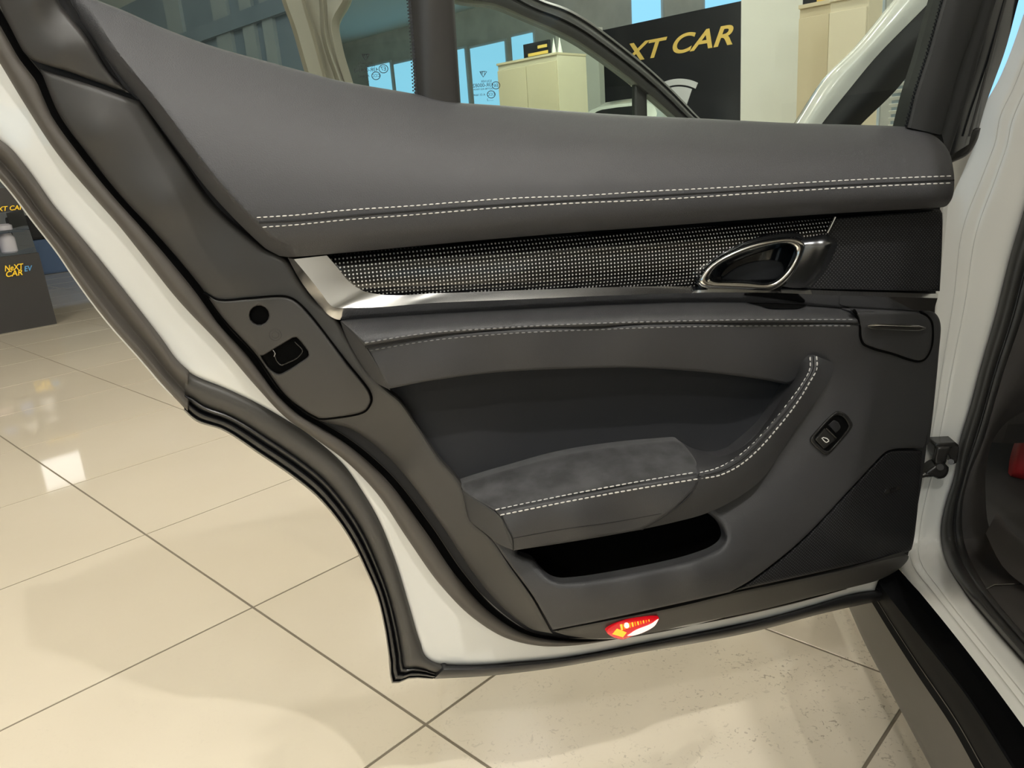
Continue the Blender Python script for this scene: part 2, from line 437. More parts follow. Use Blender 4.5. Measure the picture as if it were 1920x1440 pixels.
# ------------------------------------------------------------------ floor and room
A_ = np.array([math.cos(math.radians(135.2)), math.sin(math.radians(135.2)), 0.0])     # tile direction to the far left
B_ = np.array([-A_[1]*-1, -A_[0]*1.0, 0.0]); B_ = np.array([A_[1], -A_[0], 0.0])         # tile direction to the far right
UP = np.array([0, 0, 1.0])
def tile_material():
    m = mat('polished_tile', (.72, .655, .55), .045, spec=.7, coat=.3); nt = m.node_tree; b = nt.nodes['Principled BSDF']
    tc = nt.nodes.new('ShaderNodeNewGeometry')
    n1 = nt.nodes.new('ShaderNodeTexNoise'); n1.inputs['Scale'].default_value = 3.0; n1.inputs['Detail'].default_value = 6; nt.links.new(tc.outputs['Position'], n1.inputs['Vector'])
    mx = nt.nodes.new('ShaderNodeMix'); mx.data_type = 'RGBA'; mx.inputs['A'].default_value = (.72, .645, .51, 1); mx.inputs['B'].default_value = (.77, .70, .575, 1)
    nt.links.new(n1.outputs['Fac'], mx.inputs['Factor'])
    # dried dirty specks, thickest beside the car
    v = nt.nodes.new('ShaderNodeTexNoise'); v.inputs['Scale'].default_value = 105; v.inputs['Detail'].default_value = 2; v.inputs['Distortion'].default_value = 1.2; nt.links.new(tc.outputs['Position'], v.inputs['Vector'])
    sx = nt.nodes.new('ShaderNodeSeparateXYZ'); nt.links.new(tc.outputs['Position'], sx.inputs[0])
    edge = nt.nodes.new('ShaderNodeMapRange'); edge.inputs['From Min'].default_value = -.35; edge.inputs['From Max'].default_value = .55
    edge.inputs['To Min'].default_value = .05; edge.inputs['To Max'].default_value = 1; nt.links.new(sx.outputs[0], edge.inputs['Value'])
    far = nt.nodes.new('ShaderNodeMapRange'); far.inputs['From Min'].default_value = 1.9; far.inputs['From Max'].default_value = 1.2; nt.links.new(sx.outputs[1], far.inputs['Value'])
    big = nt.nodes.new('ShaderNodeTexNoise'); big.inputs['Scale'].default_value = 9; nt.links.new(tc.outputs['Position'], big.inputs['Vector'])
    bm_ = nt.nodes.new('ShaderNodeMapRange'); bm_.inputs['From Min'].default_value = .42; bm_.inputs['From Max'].default_value = .6; nt.links.new(big.outputs['Fac'], bm_.inputs['Value'])
    sp = nt.nodes.new('ShaderNodeMapRange'); sp.inputs['From Min'].default_value = .60; sp.inputs['From Max'].default_value = .66; nt.links.new(v.outputs['Fac'], sp.inputs['Value'])
    k = math_node(nt, 'MULTIPLY', math_node(nt, 'MULTIPLY', sp.outputs['Result'], edge.outputs['Result']), math_node(nt, 'MULTIPLY', far.outputs['Result'], bm_.outputs['Result']))
    k = math_node(nt, 'MULTIPLY', k, .75)
    m2 = nt.nodes.new('ShaderNodeMix'); m2.data_type = 'RGBA'; m2.inputs['B'].default_value = (.30, .25, .19, 1)
    nt.links.new(mx.outputs['Result'], m2.inputs['A']); nt.links.new(k, m2.inputs['Factor']); nt.links.new(m2.outputs['Result'], b.inputs['Base Color'])
    return m
M['tile'] = tile_material()
M['grout'] = mat('grout', (.20, .17, .125), .8)
floor = box('floor', (-4, 9, -.06), (24, 0, 0), (0, 24, 0), (0, 0, .0587), M['grout']); tag(floor, None, kind='structure')
T0 = atz(273, 1002, 0)
tv, tf = boxv((0, 0, -.006), A_*.2973, B_*.2973, UP*.006)
tm = bpy.data.meshes.new('tile'); tm.from_pydata([tuple(v) for v in tv], [], tf)
bm = bmesh.new(); bm.from_mesh(tm); bmesh.ops.recalc_face_normals(bm, faces=bm.faces)
bmesh.ops.bevel(bm, geom=[e for e in bm.edges if all(abs(v.co.z) < 1e-6 for v in e.verts)], offset=.0005, segments=1, affect='EDGES'); bm.to_mesh(tm); bm.free()
tm.materials.append(M['tile'])
cells = []
for i in range(-14, 30):
    for j in range(-14, 24):
        c = T0+A_*.6*(i+.5)+B_*.6*(j+.5)
        if c[1] > -1.2 and abs(c[0]) < 13: cells.append((np.linalg.norm(c-CAM*0-np.array([0, .6, 0])), i, j, c))
cells.sort(key=lambda t: t[0])
for dist, i, j, c in cells[:298]:
    o = bpy.data.objects.new('tile', tm); COL.objects.link(o); o.location = c; setparent(o, floor)
V = []; Fs = []
for dist, i, j, c in cells[298:]:
    k = len(V); V += [c+np.array(v) for v in tv]; Fs += [tuple(q+k for q in f) for f in tf]
newobj('far_tiles', V, Fs, M['tile'], floor, smooth=False, kind='stuff')

M['concrete'] = mat('concrete', (.42, .42, .39), .9, vary=(2.2, (.52, .52, .48)))
M['wall_white'] = mat('wall_white', (.62, .62, .57), .8)
M['wall_blue'] = mat('blue_grey_wall', (.11, .155, .20), .35, vary=(1.5, (.14, .19, .235)))
M['post_grey'] = mat('post_grey', (.20, .245, .265), .5)
M['beige'] = mat('beige_laminate', (.58, .50, .35), .55)
M['beige_light'] = mat('beige_laminate_light', (.70, .63, .48), .55)
M['banner'] = mat('banner_black', (.010, .011, .014), .35)
M['gold'] = mat('gold_print', (.72, .50, .12), .5)
M['silver_print'] = mat('silver_print', (.62, .62, .62), .5)
M['sky_pane'] = emit_mat('daylight_pane', (.33, .70, 1.0), 1.25)
M['frame_grey'] = mat('window_frame', (.45, .47, .46), .5)
M['blind'] = mat('blind_slat', (.66, .68, .66), .6)
def AW(d): return Plane(B_*d, -B_)          # walls that run along the tile direction A
def BW(d): return Plane(A_*d, -A_)
def slab(name, plane, x0, x1, yref, z0, z1, thick, m, parent=None, bevel=0.0, label=None):
    """upright slab whose face lies on the plane between two image columns"""
    p = plane(x0, yref); q = plane(x1, yref); c = (p+q)/2; hx = (q-p)/2; hx[2] = 0
    cc = np.array([c[0], c[1], (z0+z1)/2])-plane.n*thick/2
    return box(name, cc, hx, plane.n*thick/2, UP*(z1-z0)/2, m, parent, bevel, label)
WD = 12.0
wallp = AW(WD)
wl = box('wall_back', B_*(WD+.1)+A_*4+UP*1.95, A_*22, B_*.1, UP*1.95, M['concrete']); tag(wl, None, kind='structure')
wl2 = box('wall_left', A_*24.1+B_*1+UP*1.95, B_*13, A_*.1, UP*1.95, M['wall_white']); tag(wl2, None, kind='structure')
ce = box('ceiling', (-4, 9, 3.95), (24, 0, 0), (0, 24, 0), (0, 0, .05), M['wall_white']); tag(ce, None, kind='structure')
wf_ = box('wall_front', (-4, -7.1, 1.95), (12, 0, 0), (0, .1, 0), UP*1.95, M['wall_white']); tag(wf_, None, kind='structure')
wr_ = box('wall_right', (8.1, 2, 1.95), (.1, 0, 0), (0, 9, 0), UP*1.95, M['wall_white']); tag(wr_, None, kind='structure')
wn = [0]
def window(x0, x1, yt, zb, plane=None):
    wn[0] += 1; pl = plane or AW(WD-.03)
    zt = pl((x0+x1)/2, yt)[2]
    f = slab('window_%d' % wn[0], pl, x0, x1, yt+30, zb, zt, .05, M['frame_grey']); tag(f, None, kind='structure')
    p = pl(x0, yt+30); q = pl(x1, yt+30); d = (q-p); d[2] = 0; L = np.linalg.norm(d); d /= L
    pane = box('pane', np.array([(p+q)[0]/2, (p+q)[1]/2, (zb+zt)/2])+pl.n*.012, d*(L/2-.05), pl.n*.014, UP*((zt-zb)/2-.05), M['sky_pane'], f)
    return f
window(690, 736, 117, .75); window(739, 800, 110, .75); window(806, 876, 93, .75); window(881, 951, 79, .75); window(958, 1004, 60, .75)
window(1180, 1243, -60, .75); window(1318, 1400, -80, .75); window(1630, 1662, -60, .75); window(1840, 2050, -80, .75)
for wx in (-7.0, -4.6, -2.2):  # unseen glowing panes added for reflections in chrome and paint
    wn[0] += 1; f = box('window_%d' % wn[0], (wx, -6.98, 1.75), (1.0, 0, 0), (0, .03, 0), UP*1.05, M['frame_grey']); tag(f, None, kind='structure')
    box('pane', (wx, -6.95, 1.75), (.93, 0, 0), (0, .02, 0), UP*.98, M['sky_pane'], f)
# columns and boards in front of the window wall
col = slab('wall_panel', AW(9.7), 1046, 1124, 150, 0, AW(9.7)(1048, 66)[2], .12, M['wall_white']); tag(col, None, kind='structure'); col.name = 'trim_1'
c2 = slab('trim_2', AW(6.6), 1389, 1502, 120, 0, 3.4, .25, M['wall_white']); tag(c2, None, kind='structure')
# black banner wall
bp = AW(10.0); zt = bp(1388, 2)[2]
ban = slab('banner_wall', bp, 1116, 1389, 110, .02, zt, .10, M['banner'], bevel=.006)
tag(ban, 'tall black banner wall with gold italic lettering and a silver emblem', 'banner')
bx = -A_
t = text_mesh('lettering', 'N\u0065XT CAR'.replace('e', 'e'), M['gold'], 1.0, .004, .32, .018)
q0 = bp(1100, 113); q1 = bp(1361, 75); Lw = np.linalg.norm((q1-q0)[:2])
bb = np.array([v.co for v in t.data.vertices]); sx = Lw/(bb[:, 0].max()-bb[:, 0].min())
hpx = bp(1340, 56)[2]-bp(1340, 92)[2]
place_text(t, bp(1231, 92)+bp.n*.006, bx, UP, sx, hpx/.70, ban)
def ring_sector(name, P, ex, ey, n, r0, r1, a0, a1, m, parent, th=.006, k=16):
    V = []; F = []
    for i in range(k+1):
        a = math.radians(a0+(a1-a0)*i/k)
        for r in (r0, r1):
            for h in (0, th): V.append(P+ex*r*math.cos(a)+ey*r*math.sin(a)+n*h)
    for i in range(k):
        b = i*4; c = b+4
        F += [(b+1, b+3, c+3, c+1), (b+3, b+2, c+2, c+3), (b, b+1, c+1, c), (b+2, b, c, c+2)]
    F += [(0, 2, 3, 1), (k*4, k*4+1, k*4+3, k*4+2)]
    return newobj(name, V, F, m, parent)
ec = bp(1266, 260)-np.array([0, 0, .0]); sc = np.linalg.norm((bp(1307, 180)-bp(1266, 180))[:2])
rr = bp(1266, 148)[2]-ec[2]
ring_sector('emblem_arc', ec, bx, UP, bp.n, rr*.90, rr*1.0, 62, 118, M['silver_print'], ban)
ring_sector('emblem_shield', ec, bx, UP, bp.n, rr*.50, rr*.87, 66, 86.5, M['silver_print'], ban)
ring_sector('emblem_shield', ec, bx, UP, bp.n, rr*.50, rr*.87, 93.5, 114, M['silver_print'], ban)
ring_sector('emblem_bridge', ec, bx, UP, bp.n, rr*.68, rr*.87, 86.5, 93.5, M['silver_print'], ban)
# beige cabinets
def cabinet(pl, x0, x1, yref, ytop, depth, m, m2, label, doors=2):
    z = pl(x0, ytop)[2]
    p = pl(x0, yref); q = pl(x1, yref); mid = (p+q)/2
    e = bpy.data.objects.new('cabinet', None); COL.objects.link(e); e.location = (mid[0], mid[1], 0); tag(e, label, 'cabinet')
    hx = (q-p)/2; hx[2] = 0
    box('body', np.array([mid[0], mid[1], z/2])-pl.n*depth/2, hx, pl.n*depth/2, UP*(z/2-.012), m2, e, .004)
    box('top_board', np.array([mid[0], mid[1], z])-pl.n*(depth/2-.01), hx*1.01, pl.n*(depth/2+.012), UP*.012, m, e, .003)
    L = np.linalg.norm(hx); u = hx/L
    for k in range(doors):
        c = np.array([mid[0], mid[1], z/2-.02])+u*(2*L/doors)*(k-(doors-1)/2)+pl.n*.010
        d = box('door', c, u*(L/doors-.004), pl.n*.010, UP*(z/2-.05), m, e, .003)
    return e, z, mid, u
pc1 = AW(6.9)
cab1, z1, m1, u1 = cabinet(pc1, 937, 1048, 170, 121, .5, M['beige'], M['beige_light'], 'low beige cabinet with a dark sign on top, seen through the open front window')
pc2 = AW(5.4)
cab2, z2, m2_, u2 = cabinet(pc2, 1496, 1553, 150, 15, .55, M['beige'], M['beige'], 'tall narrow beige cabinet beside the white column', 1)
pc3 = AW(5.0)
cab3, z3, m3, u3 = cabinet(pc3, 1552, 1622, 150, 2, .22, M['beige_light'], M['beige_light'], 'wide light beige cabinet behind the windscreen pillar', 1)
# sign board and small cones on the low cabinet
p = pc1(985, 100)-pc1.n*.2
sb = box('sign_board', (p[0], p[1], z1+.10), u1*.19, pc1.n*.02, UP*.088, M['banner'], None, .004); tag(sb, 'dark sign board with gold lines standing on the low beige cabinet', 'sign')
for k, (w_, dz) in enumerate(((.15, -.035), (.07, .03))): box('print_line', np.array([p[0], p[1], z1+.10+dz])+pc1.n*.021+u1*(.03 if k == 0 else .10), u1*w_, pc1.n*.002, UP*.016, M['gold'], sb)
for k in range(2):
    c = p+u1*(.25+k*.085); V = [np.array([c[0], c[1], z1+.012])+np.array([math.cos(a)*.032, math.sin(a)*.032, 0]) for a in np.linspace(0, 2*math.pi, 12, endpoint=False)]+[np.array([c[0], c[1], z1+.20])]
    o = newobj('trophy_cone', V, [(i, (i+1) % 12, 12) for i in range(12)]+[tuple(range(12))], M['wall_white']); tag(o, 'small white cone ornament beside the dark sign on the cabinet', 'ornament', 'white cones on the low cabinet')
p = pc2(1540, 8)-pc2.n*.3
sb2 = box('sign_board', (p[0], p[1], z2+.14), u2*.25, pc2.n*.02, UP*.125, M['banner'], None, .004); tag(sb2, 'black sign board with gold print on top of the tall narrow cabinet', 'sign')
box('print_line', np.array([p[0], p[1], z2+.06])+pc2.n*.021, u2*.15, pc2.n*.002, UP*.03, M['gold'], sb2)
# window blind at the right
bl = AW(7.6); e = bpy.data.objects.new('window_blind', None); COL.objects.link(e); q = bl(1690, 200); e.location = (q[0], q[1], .5); tag(e, 'white horizontal slat blind behind the windscreen', 'blind')
p = bl(1668, 200); q = bl(1800, 200); hx = (q-p)/2; hx[2] = 0
for k in range(22):
    zc = .55+k*.058
    box('slat', np.array([(p+q)[0]/2, (p+q)[1]/2, zc]), hx, bl.n*.018+UP*.014, UP*.0015-bl.n*.001, M['blind'], e)
box('backing', np.array([(p+q)[0]/2, (p+q)[1]/2, 1.2])-bl.n*.05, hx, bl.n*.004, UP*.75, M['post_grey'], e)
# blue-grey partition at the left
pp = AW(3.4); e = slab('partition', pp, 150, 600, 80, 0, 2.6, .08, M['wall_blue']); tag(e, 'blue-grey partition with pale upright posts and a rail', 'partition')
def ppost(x0, x1, y, z0, z1, th): slab('post', AW(3.4-.001), x0, x1, y, z0, z1, th, M['post_grey'], e).location += Vector(pp.n*th)
ppost(410, 438, 60, 0, 2.5, .03); ppost(462, 484, 60, 0, 2.5, .03); ppost(322, 350, 60, 0, 2.5, .03); ppost(500, 520, 60, 0, 2.5, .03)
za = pp(400, 68)[2]; rl = slab('rail', AW(3.4-.001), 300, 600, 60, za-.02, za+.09, .05, M['wall_blue'], e); rl.location += Vector(pp.n*.05)
# display stand at the left
ps = BW(6.38); zt = ps(78, 473)[2]
M['stand'] = mat('stand_charcoal', (.035, .034, .034), .5)
M['sign_yellow'] = mat('sign_yellow', (.95, .62, .02), .5, emit=(1, .6, .02), estr=.15)
M['sign_blue'] = mat('sign_blue', (.12, .42, .80), .5)
M['acrylic'] = glass_mat('acrylic', (.93, .93, .95))
M['goods_pink'] = mat('goods_pink', (.62, .45, .42), .5); M['goods_white'] = mat('goods_white', (.8, .78, .78), .4); M['goods_blue'] = mat('goods_blue', (.10, .25, .65), .4)
fr = atz(107, 607, 0); width, deep = 1.0, .5
sc_ = fr-B_*width/2+A_*deep/2
st = bpy.data.objects.new('display_stand', None); COL.objects.link(st); st.location = (sc_[0], sc_[1], 0); tag(st, 'charcoal display stand with yellow and blue lettering and a clear showcase', 'display stand')
def trapezoid(name, z0, z1, w0, w1, m, d0=deep, d1=deep):
    V = []
    for z, wdt, dp in ((z0, w0, d0), (z1, w1, d1)):
        for sa, sb_ in ((-1, -1), (-1, 1), (1, 1), (1, -1)): V.append(np.array([sc_[0], sc_[1], z])+A_*sa*dp/2+B_*sb_*wdt/2)
    return newobj(name, V, [(0, 1, 2, 3), (4, 5, 6, 7), (0, 1, 5, 4), (1, 2, 6, 5), (2, 3, 7, 6), (3, 0, 4, 7)], m, st, smooth=False)
trapezoid('base', 0, zt, width, width*.985, M['stand'])
zh0 = ps(40, 395)[2]; zh1 = ps(25, 368)[2]
trapezoid('showcase', zt+.002, zh0, width*.97, width*.93, M['acrylic'], deep*.95, deep*.9)
trapezoid('header', zh0, zh1+.06, width*.95, width*.95, M['stand'])
trapezoid('shelf', zt+(zh0-zt)*.52, zt+(zh0-zt)*.54, width*.9, width*.9, M['acrylic'], deep*.8, deep*.8)
def sign(body, x, y, hp, m, wpx, sh=.3, off=.015):
    t = text_mesh('lettering', body, m, 1.0, .003, sh, off); P = ps(x, y); bb = np.array([v.co for v in t.data.vertices])
    hh = ps(x, y-hp/2)[2]-ps(x, y+hp/2)[2]; wl_ = np.linalg.norm((ps(x+wpx/2, y)-ps(x-wpx/2, y))[:2])
    place_text(t, P-A_*.006, B_, UP, wl_/(bb[:, 0].max()-bb[:, 0].min()), hh/(bb[:, 1].max()-bb[:, 1].min()), st)
sign('NeXT', 24.5, 502, 11, M['sign_yellow'], 38); sign('CAR', 25, 513, 11, M['sign_yellow'], 32); sign('EV', 51, 504, 10, M['sign_blue'], 17)
sign('NeXT CAR', 10, 391.5, 9, M['sign_yellow'], 68)
gi = 0
for lv, z in enumerate((zt+.012, zt+(zh0-zt)*.55+.005)):
    for k in range(6):
        c = sc_+B_*(-.36+k*.142)-A_*.10; r = .045+.008*(k % 2); h = (.08+.03*((k+lv) % 3))*(1.0 if lv == 0 else .6)
        m = (M['goods_white'], M['goods_pink'], M['goods_white'], M['goods_pink'], M['goods_blue'], M['goods_white'])[(k+lv) % 6]
        prof = [(0, 0), (.8, 0), (1, .08), (1, .75), (.75, .9), (.7, 1), (0, 1)]
        V = []; Fs = []
        for (a, b) in prof:
            for q in range(12): V.append(np.array([c[0]+r*a*math.cos(q*math.pi/6), c[1]+r*a*math.sin(q*math.pi/6), z+b*h]))
        for i in range(len(prof)-1):
            for q in range(12): Fs.append((i*12+q, i*12+(q+1) % 12, i*12+12+(q+1) % 12, i*12+12+q))
        o = newobj('lidded_pot', V, Fs, m)
        lab = {'goods_white': 'white', 'goods_pink': 'pink', 'goods_blue': 'blue'}[m.name]
        tag(o, '%s lidded pot on the %s of the clear showcase' % (lab, ('floor', 'shelf')[lv]), 'pot', 'pots in the showcase')
# hanging light box, seen only as a reflection in the tiles
fp = atz(116, 880, 0); rd = ray(116, 880); rd = rd*np.array([1, 1, -1]); lp = fp+rd*(2.85/rd[2])
lb = box('light_box', lp, B_*.27, A_*.05, UP*.26, M['frame_grey'], None, .01); tag(lb, 'white hanging light box that mirrors in the floor tiles', 'light box')
box('lit_face', lp-A_*.052, B_*.25, A_*.004, UP*.24, emit_mat('lightbox_white', (1, .97, .92), 1.6), lb)
for k in (-.2, .2): tube3('hanging_rod', [lp+B_*k+UP*.25, np.array([(lp+B_*k)[0], (lp+B_*k)[1], 3.9])], .008, M['frame_grey'], lb, 8)
# dark and blue crate behind the stand
q = atz(108, 508, 0); M['denim'] = mat('denim_blue', (.06, .10, .18), .8)
cr_ = box('storage_crate', (q[0], q[1], .21), B_*.35, A_*.3, UP*.21, M['denim'], None, .03); tag(cr_, 'blue crate with a black top behind the display stand', 'crate')
box('crate_lid', (q[0], q[1], .56), B_*.36, A_*.31, UP*.14, M['black'], cr_, .03)
# white car beyond the front door
pw = AW(8.7)
wq_ = pw(1152, 215); wc = bpy.data.objects.new('parked_car', None); COL.objects.link(wc); wc.location = (wq_[0], wq_[1], 0); tag(wc, 'white car parked in front of the black banner wall', 'car')
zr = pw(1152, 186)[2]
def hull(name, rows, m, rnd=24):
    """rows: (distance behind the nose, half width, bottom, top)"""
    P = []; F = []
    for (d, hw, z0, z1) in rows:
        for k in range(rnd):
            a = 2*math.pi*k/rnd; ca_, sa_ = math.cos(a), math.sin(a)
            x = math.copysign(abs(ca_)**.45, ca_)*hw; z = (z0+z1)/2+math.copysign(abs(sa_)**.6, sa_)*(z1-z0)/2
            P.append(np.array([wq_[0], wq_[1], z])-A_*x+B_*d)
    for i in range(len(rows)-1):
        for k in range(rnd): F.append((i*rnd+k, i*rnd+(k+1) % rnd, (i+1)*rnd+(k+1) % rnd, (i+1)*rnd+k))
    F += [tuple(range(rnd)), tuple((len(rows)-1)*rnd+k for k in range(rnd))]
    return newobj(name, P, F, m, wc)
hull('body', [(-1.15, .55, .35, .65), (-1.1, .8, .25, .75), (-.3, .9, .2, .98), (.6, .9, .2, 1.05), (1.0, .85, .25, 1.0)], M['white'])
hull('roof', [(-.1, .62, .9, 1.05), (.1, .60, .9, zr-.06), (.25, .58, .9, zr), (.8, .58, .9, zr)], M['white'])
hull('windscreen', [(-.14, .50, .95, 1.05), (.07, .47, .95, zr-.10), (.1, .47, .95, zr-.10)], M['gloss_black'])
for k in (-.78, .78):
    for d in (-.5, .5):
        c = np.array([wq_[0], wq_[1], .32])+A_*k+B_*d; tube3('wheel', [c-A_*.1, c+A_*.1], .32, M['rubber'], wc, 24)

# ------------------------------------------------------------------ the car
car = bpy.data.objects.new('car', None); COL.objects.link(car); car.location = (1.2, .8, 0)
tag(car, 'white car with its charcoal trimmed rear door standing open', 'car')
WHITE_EDGE = [(-70, 190), (-35, 232), (0, 267), (10, 274), (50, 320), (100, 390), (130, 424), (180, 483), (233, 550), (300, 637), (333, 681), (360, 703), (417, 727), (473, 753),
              (533, 787), (583, 820), (640, 868), (673, 912), (711, 977), (740, 1052), (765, 1135), (786, 1206), (796, 1231), (815, 1244)]
WHITE_BOT = [(815, 1244), (890, 1247), (973, 1241), (1057, 1233), (1223, 1202), (1432, 1160), (1520, 1136), (1600, 1113), (1640, 1107)]
shell, shell_w = panel('rear_door', [(-110, -90, 1)]+WHITE_EDGE+WHITE_BOT[1:-1]+[(1640, 1107, 1), (1646, 1090, 1), (1690, 1035), (1738, 830), (1752, 600), (1768, 420), (1772, 300, 1), (1700, 262), (1484, 250),
            (1200, 238), (943, 220), (837, 212), (640, 176), (400, 112), (182, 26), (110, -60, 1)],
            [(-40, 230, -.012), (100, 400, -.008), (300, 640, -.008), (417, 727, -.006), (640, 868, -.006), (740, 1052, -.008), (800, 1235, -.010), (1057, 1233, -.004), (1432, 1160, -.004),
             (60, 230, -.003), (200, 450, -.003), (400, 680, -.003), (700, 980, -.003), (900, 1190, -.003), (1200, 1188, -.003), (1640, 1095, -.003), (1740, 700, -.004), (1200, 400, -.008), (200, 60, -.008), (700, 700, -.01)],
            M['white'], car, r=.006, depth=.05, step=30, label='white painted rear door opened wide, dark interior trim facing out')
D = shell
def dp(*a, **k): k.setdefault('parent', D); return panel(*a, **k)
def dl(*a, **k): k.setdefault('parent', D); return loft(*a, **k)
# outer skin behind the shell
panel('outer_skin', [(-110, -90, 1)]+[(x-6, y+2) for x, y in WHITE_EDGE]+[(x, y+8) for x, y in WHITE_BOT[1:-1]]+[(1650, 1112, 1), (1690, 1040), (1745, 830), (1755, 600), (1776, 400), (1780, 300, 1), (1700, 262),
      (1200, 240), (837, 214), (640, 178), (400, 114), (182, 28), (110, -60, 1)], -.055, M['white'], D, r=0, depth=.012, step=60)
# black sheet behind the trim parts, paints their gaps as dark shade
dp('gap_shade_backing', [(-20, -60, 1), (21, 50), (60, 118), (110, 216), (233, 378), (333, 488), (417, 600), (531, 745), (600, 794), (723, 886), (869, 1078), (994, 1184), (1100, 1196), (1280, 1172), (1547, 1112),
   (1690, 1060), (1705, 1030), (1738, 830), (1752, 600), (1762, 400), (1770, 290, 1), (1700, 255), (1200, 232), (837, 205), (640, 168), (400, 104), (182, 18), (120, -40, 1)], .002, M['black'], r=0, depth=.003, step=60)

# --- rubber seals
SEAL_L = [(-62, 10), (-20, 85), (0, 117), (35, 175), (43, 188), (110, 290), (180, 373), (223, 422), (267, 477), (333, 560), (417, 650), (483, 727), (533, 780), (600, 828), (640, 857), (702, 918), (765, 1010), (827, 1097),
          (890, 1160), (952, 1197), (1015, 1211), (1077, 1210), (1136, 1202), (1200, 1190), (1380, 1157), (1500, 1129), (1590, 1104)]
SEAL_R = [(-40, -60), (-5, 10), (21, 58), (45, 100), (60, 119), (75, 137), (108, 213), (158, 283), (231, 374), (275, 421), (331, 484), (381, 546), (415, 599), (475, 666), (531, 742), (571, 776), (600, 792), (640, 815), (723, 882),
          (807, 987), (869, 1077), (932, 1146), (994, 1185), (1057, 1197), (1100, 1199), (1150, 1198), (1235, 1186), (1380, 1153), (1500, 1125), (1585, 1104)]
def between(Ra, Rb, t, n=120):
    a = resample([(p[0], p[1], 0) for p in Ra], n); b = resample([(p[0], p[1], 0) for p in Rb], n); return a*(1-t)+b*t
def rail(R, w): return [(p[0], p[1], w) for p in R]
# match the right edge to the left one by nearest normal direction
def pair(Ra, Rb, n=140, pin=.12):
    a = resample([(p[0], p[1], 0) for p in Ra], n)[:, :2]; b = resample([(p[0], p[1], 0) for p in Rb], 900)[:, :2]
    idx = [int(np.argmin(((b-q)**2).sum(1))) for q in a]; idx = np.maximum.accumulate(idx)
    k = np.ones(9)/9; s = np.convolve(np.pad(np.array(idx, float), 4, mode='edge'), k, 'valid'); s = np.clip(s, 0, 899)
    q = np.linspace(0, 1, n); sm = lambda v: np.clip(v, 0, 1)**2*(3-2*np.clip(v, 0, 1))
    s = s+(899-s[-1])*sm((q-(1-pin))/pin)-s[0]*sm((pin-q)/pin); s = np.clip(np.maximum.accumulate(s), 0, 899)
    bb = np.stack([np.interp(s, np.arange(900), b[:, i]) for i in (0, 1)], 1); return a, bb
def strip(name, Ra, Rb, prof, m, parent=None, nv=3, n=140, depth=0.0, plane=None, label=None, linear=False):
    """band between two edges with a cross-section of (position, height)"""
    a, b = pair(Ra, Rb, n); rails = []
    for t, w in prof:
        q = a*(1-t)+b*t; rails.append([(x, y, w) for x, y in q])
    pl = plane or REAR; rows = []
    rails = np.array(rails); mm = len(rails); nr = []
    for i in range(mm-1):
        p0 = rails[max(i-1, 0)]; p1 = rails[i]; p2 = rails[i+1]; p3 = rails[min(i+2, mm-1)]
        for k in range(nv):
            t = k/nv
            nr.append(p1*(1-t)+p2*t if linear else .5*((2*p1)+(-p0+p2)*t+(2*p0-5*p1+4*p2-p3)*t*t+(-p0+3*p1-3*p2+p3)*t**3))
    nr.append(rails[-1]); nr = np.array(nr)
    P = [pl(*c) for row in nr for c in row]; F = []
    for i in range(len(nr)-1):
        for j in range(n-1): F.append((i*n+j, i*n+j+1, (i+1)*n+j+1, (i+1)*n+j))
    uvs = [pl.uv(p) for p in P]
    if depth:
        N = n; q = len(nr); ring = [j for j in range(N)]+[i*N+N-1 for i in range(1, q)]+[(q-1)*N+j for j in range(N-2, -1, -1)]+[i*N for i in range(q-2, 0, -1)]
        b0 = len(P)
        for i in ring: P.append(P[i]-pl.n*depth); uvs.append(uvs[i])
        for k in range(len(ring)):
            k2 = (k+1) % len(ring); F.append((ring[k], ring[k2], b0+k2, b0+k))
    o = newobj(name, P, F, m, parent or D, uvs)
    if label: o['label'] = label
    return o
strip('seal_groove', between(SEAL_L, SEAL_R, .68, 200)[:, :2].tolist(), SEAL_R, [(0, .0055), (.5, .0045), (1.1, .0045)], M['void'], nv=2, n=200)
strip('door_seal', SEAL_L, SEAL_R, [(-.02, .001), (.06, .008), (.25, .014), (.5, .0135), (.66, .010), (.76, .004), (1.06, .003)], M['rubber_brown'], nv=3, n=200, label='soft dark rubber seal')
EDGE_OUT = [(-70, 262), (-35, 300), (0, 335), (67, 420), (113, 480), (133, 510), (200, 601), (267, 677), (310, 727), (352, 772)]
EDGE_IN = WHITE_EDGE[:11]+[(352, 698)]
strip('edge_seal', EDGE_IN, EDGE_OUT, [(-.03, -.004), (.10, .002), (.28, .0), (.48, -.012), (.60, -.012), (.78, -.005), (.93, -.007), (1.0, -.02)], M['rubber_brown'], n=90, depth=.02, label='brownish rubber door edge')
ptube('edge_paint_line', EDGE_OUT[:-1]+[(325, 742)], -.021, .0017, M['white'], D)
ARCH_IN = [(348, 694)]+WHITE_EDGE[11:]+[(836, 1250)]
ARCH_OUT = [(345, 770), (363, 787), (417, 807), (483, 850), (553, 898), (592, 930), (633, 977), (665, 1027), (685, 1068), (707, 1120), (721, 1180), (730, 1240), (737, 1283), (765, 1273), (812, 1273)]
strip('arch_moulding', ARCH_IN, ARCH_OUT, [(-.03, -.010), (.08, -.004), (.28, -.002), (.46, -.006), (.58, -.014)], M['rubber_grey'], n=120, depth=.01, label='grey rubber wheel arch moulding')
strip('arch_lip', ARCH_IN, ARCH_OUT, [(.54, -.020), (.60, -.009), (.68, -.010), (.73, -.017), (.79, -.010), (.87, -.012), (.91, -.019), (.96, -.015), (1.0, -.030)], M['rubber_gloss'], n=120, depth=.03, label='ribbed black outer lip of the wheel arch')
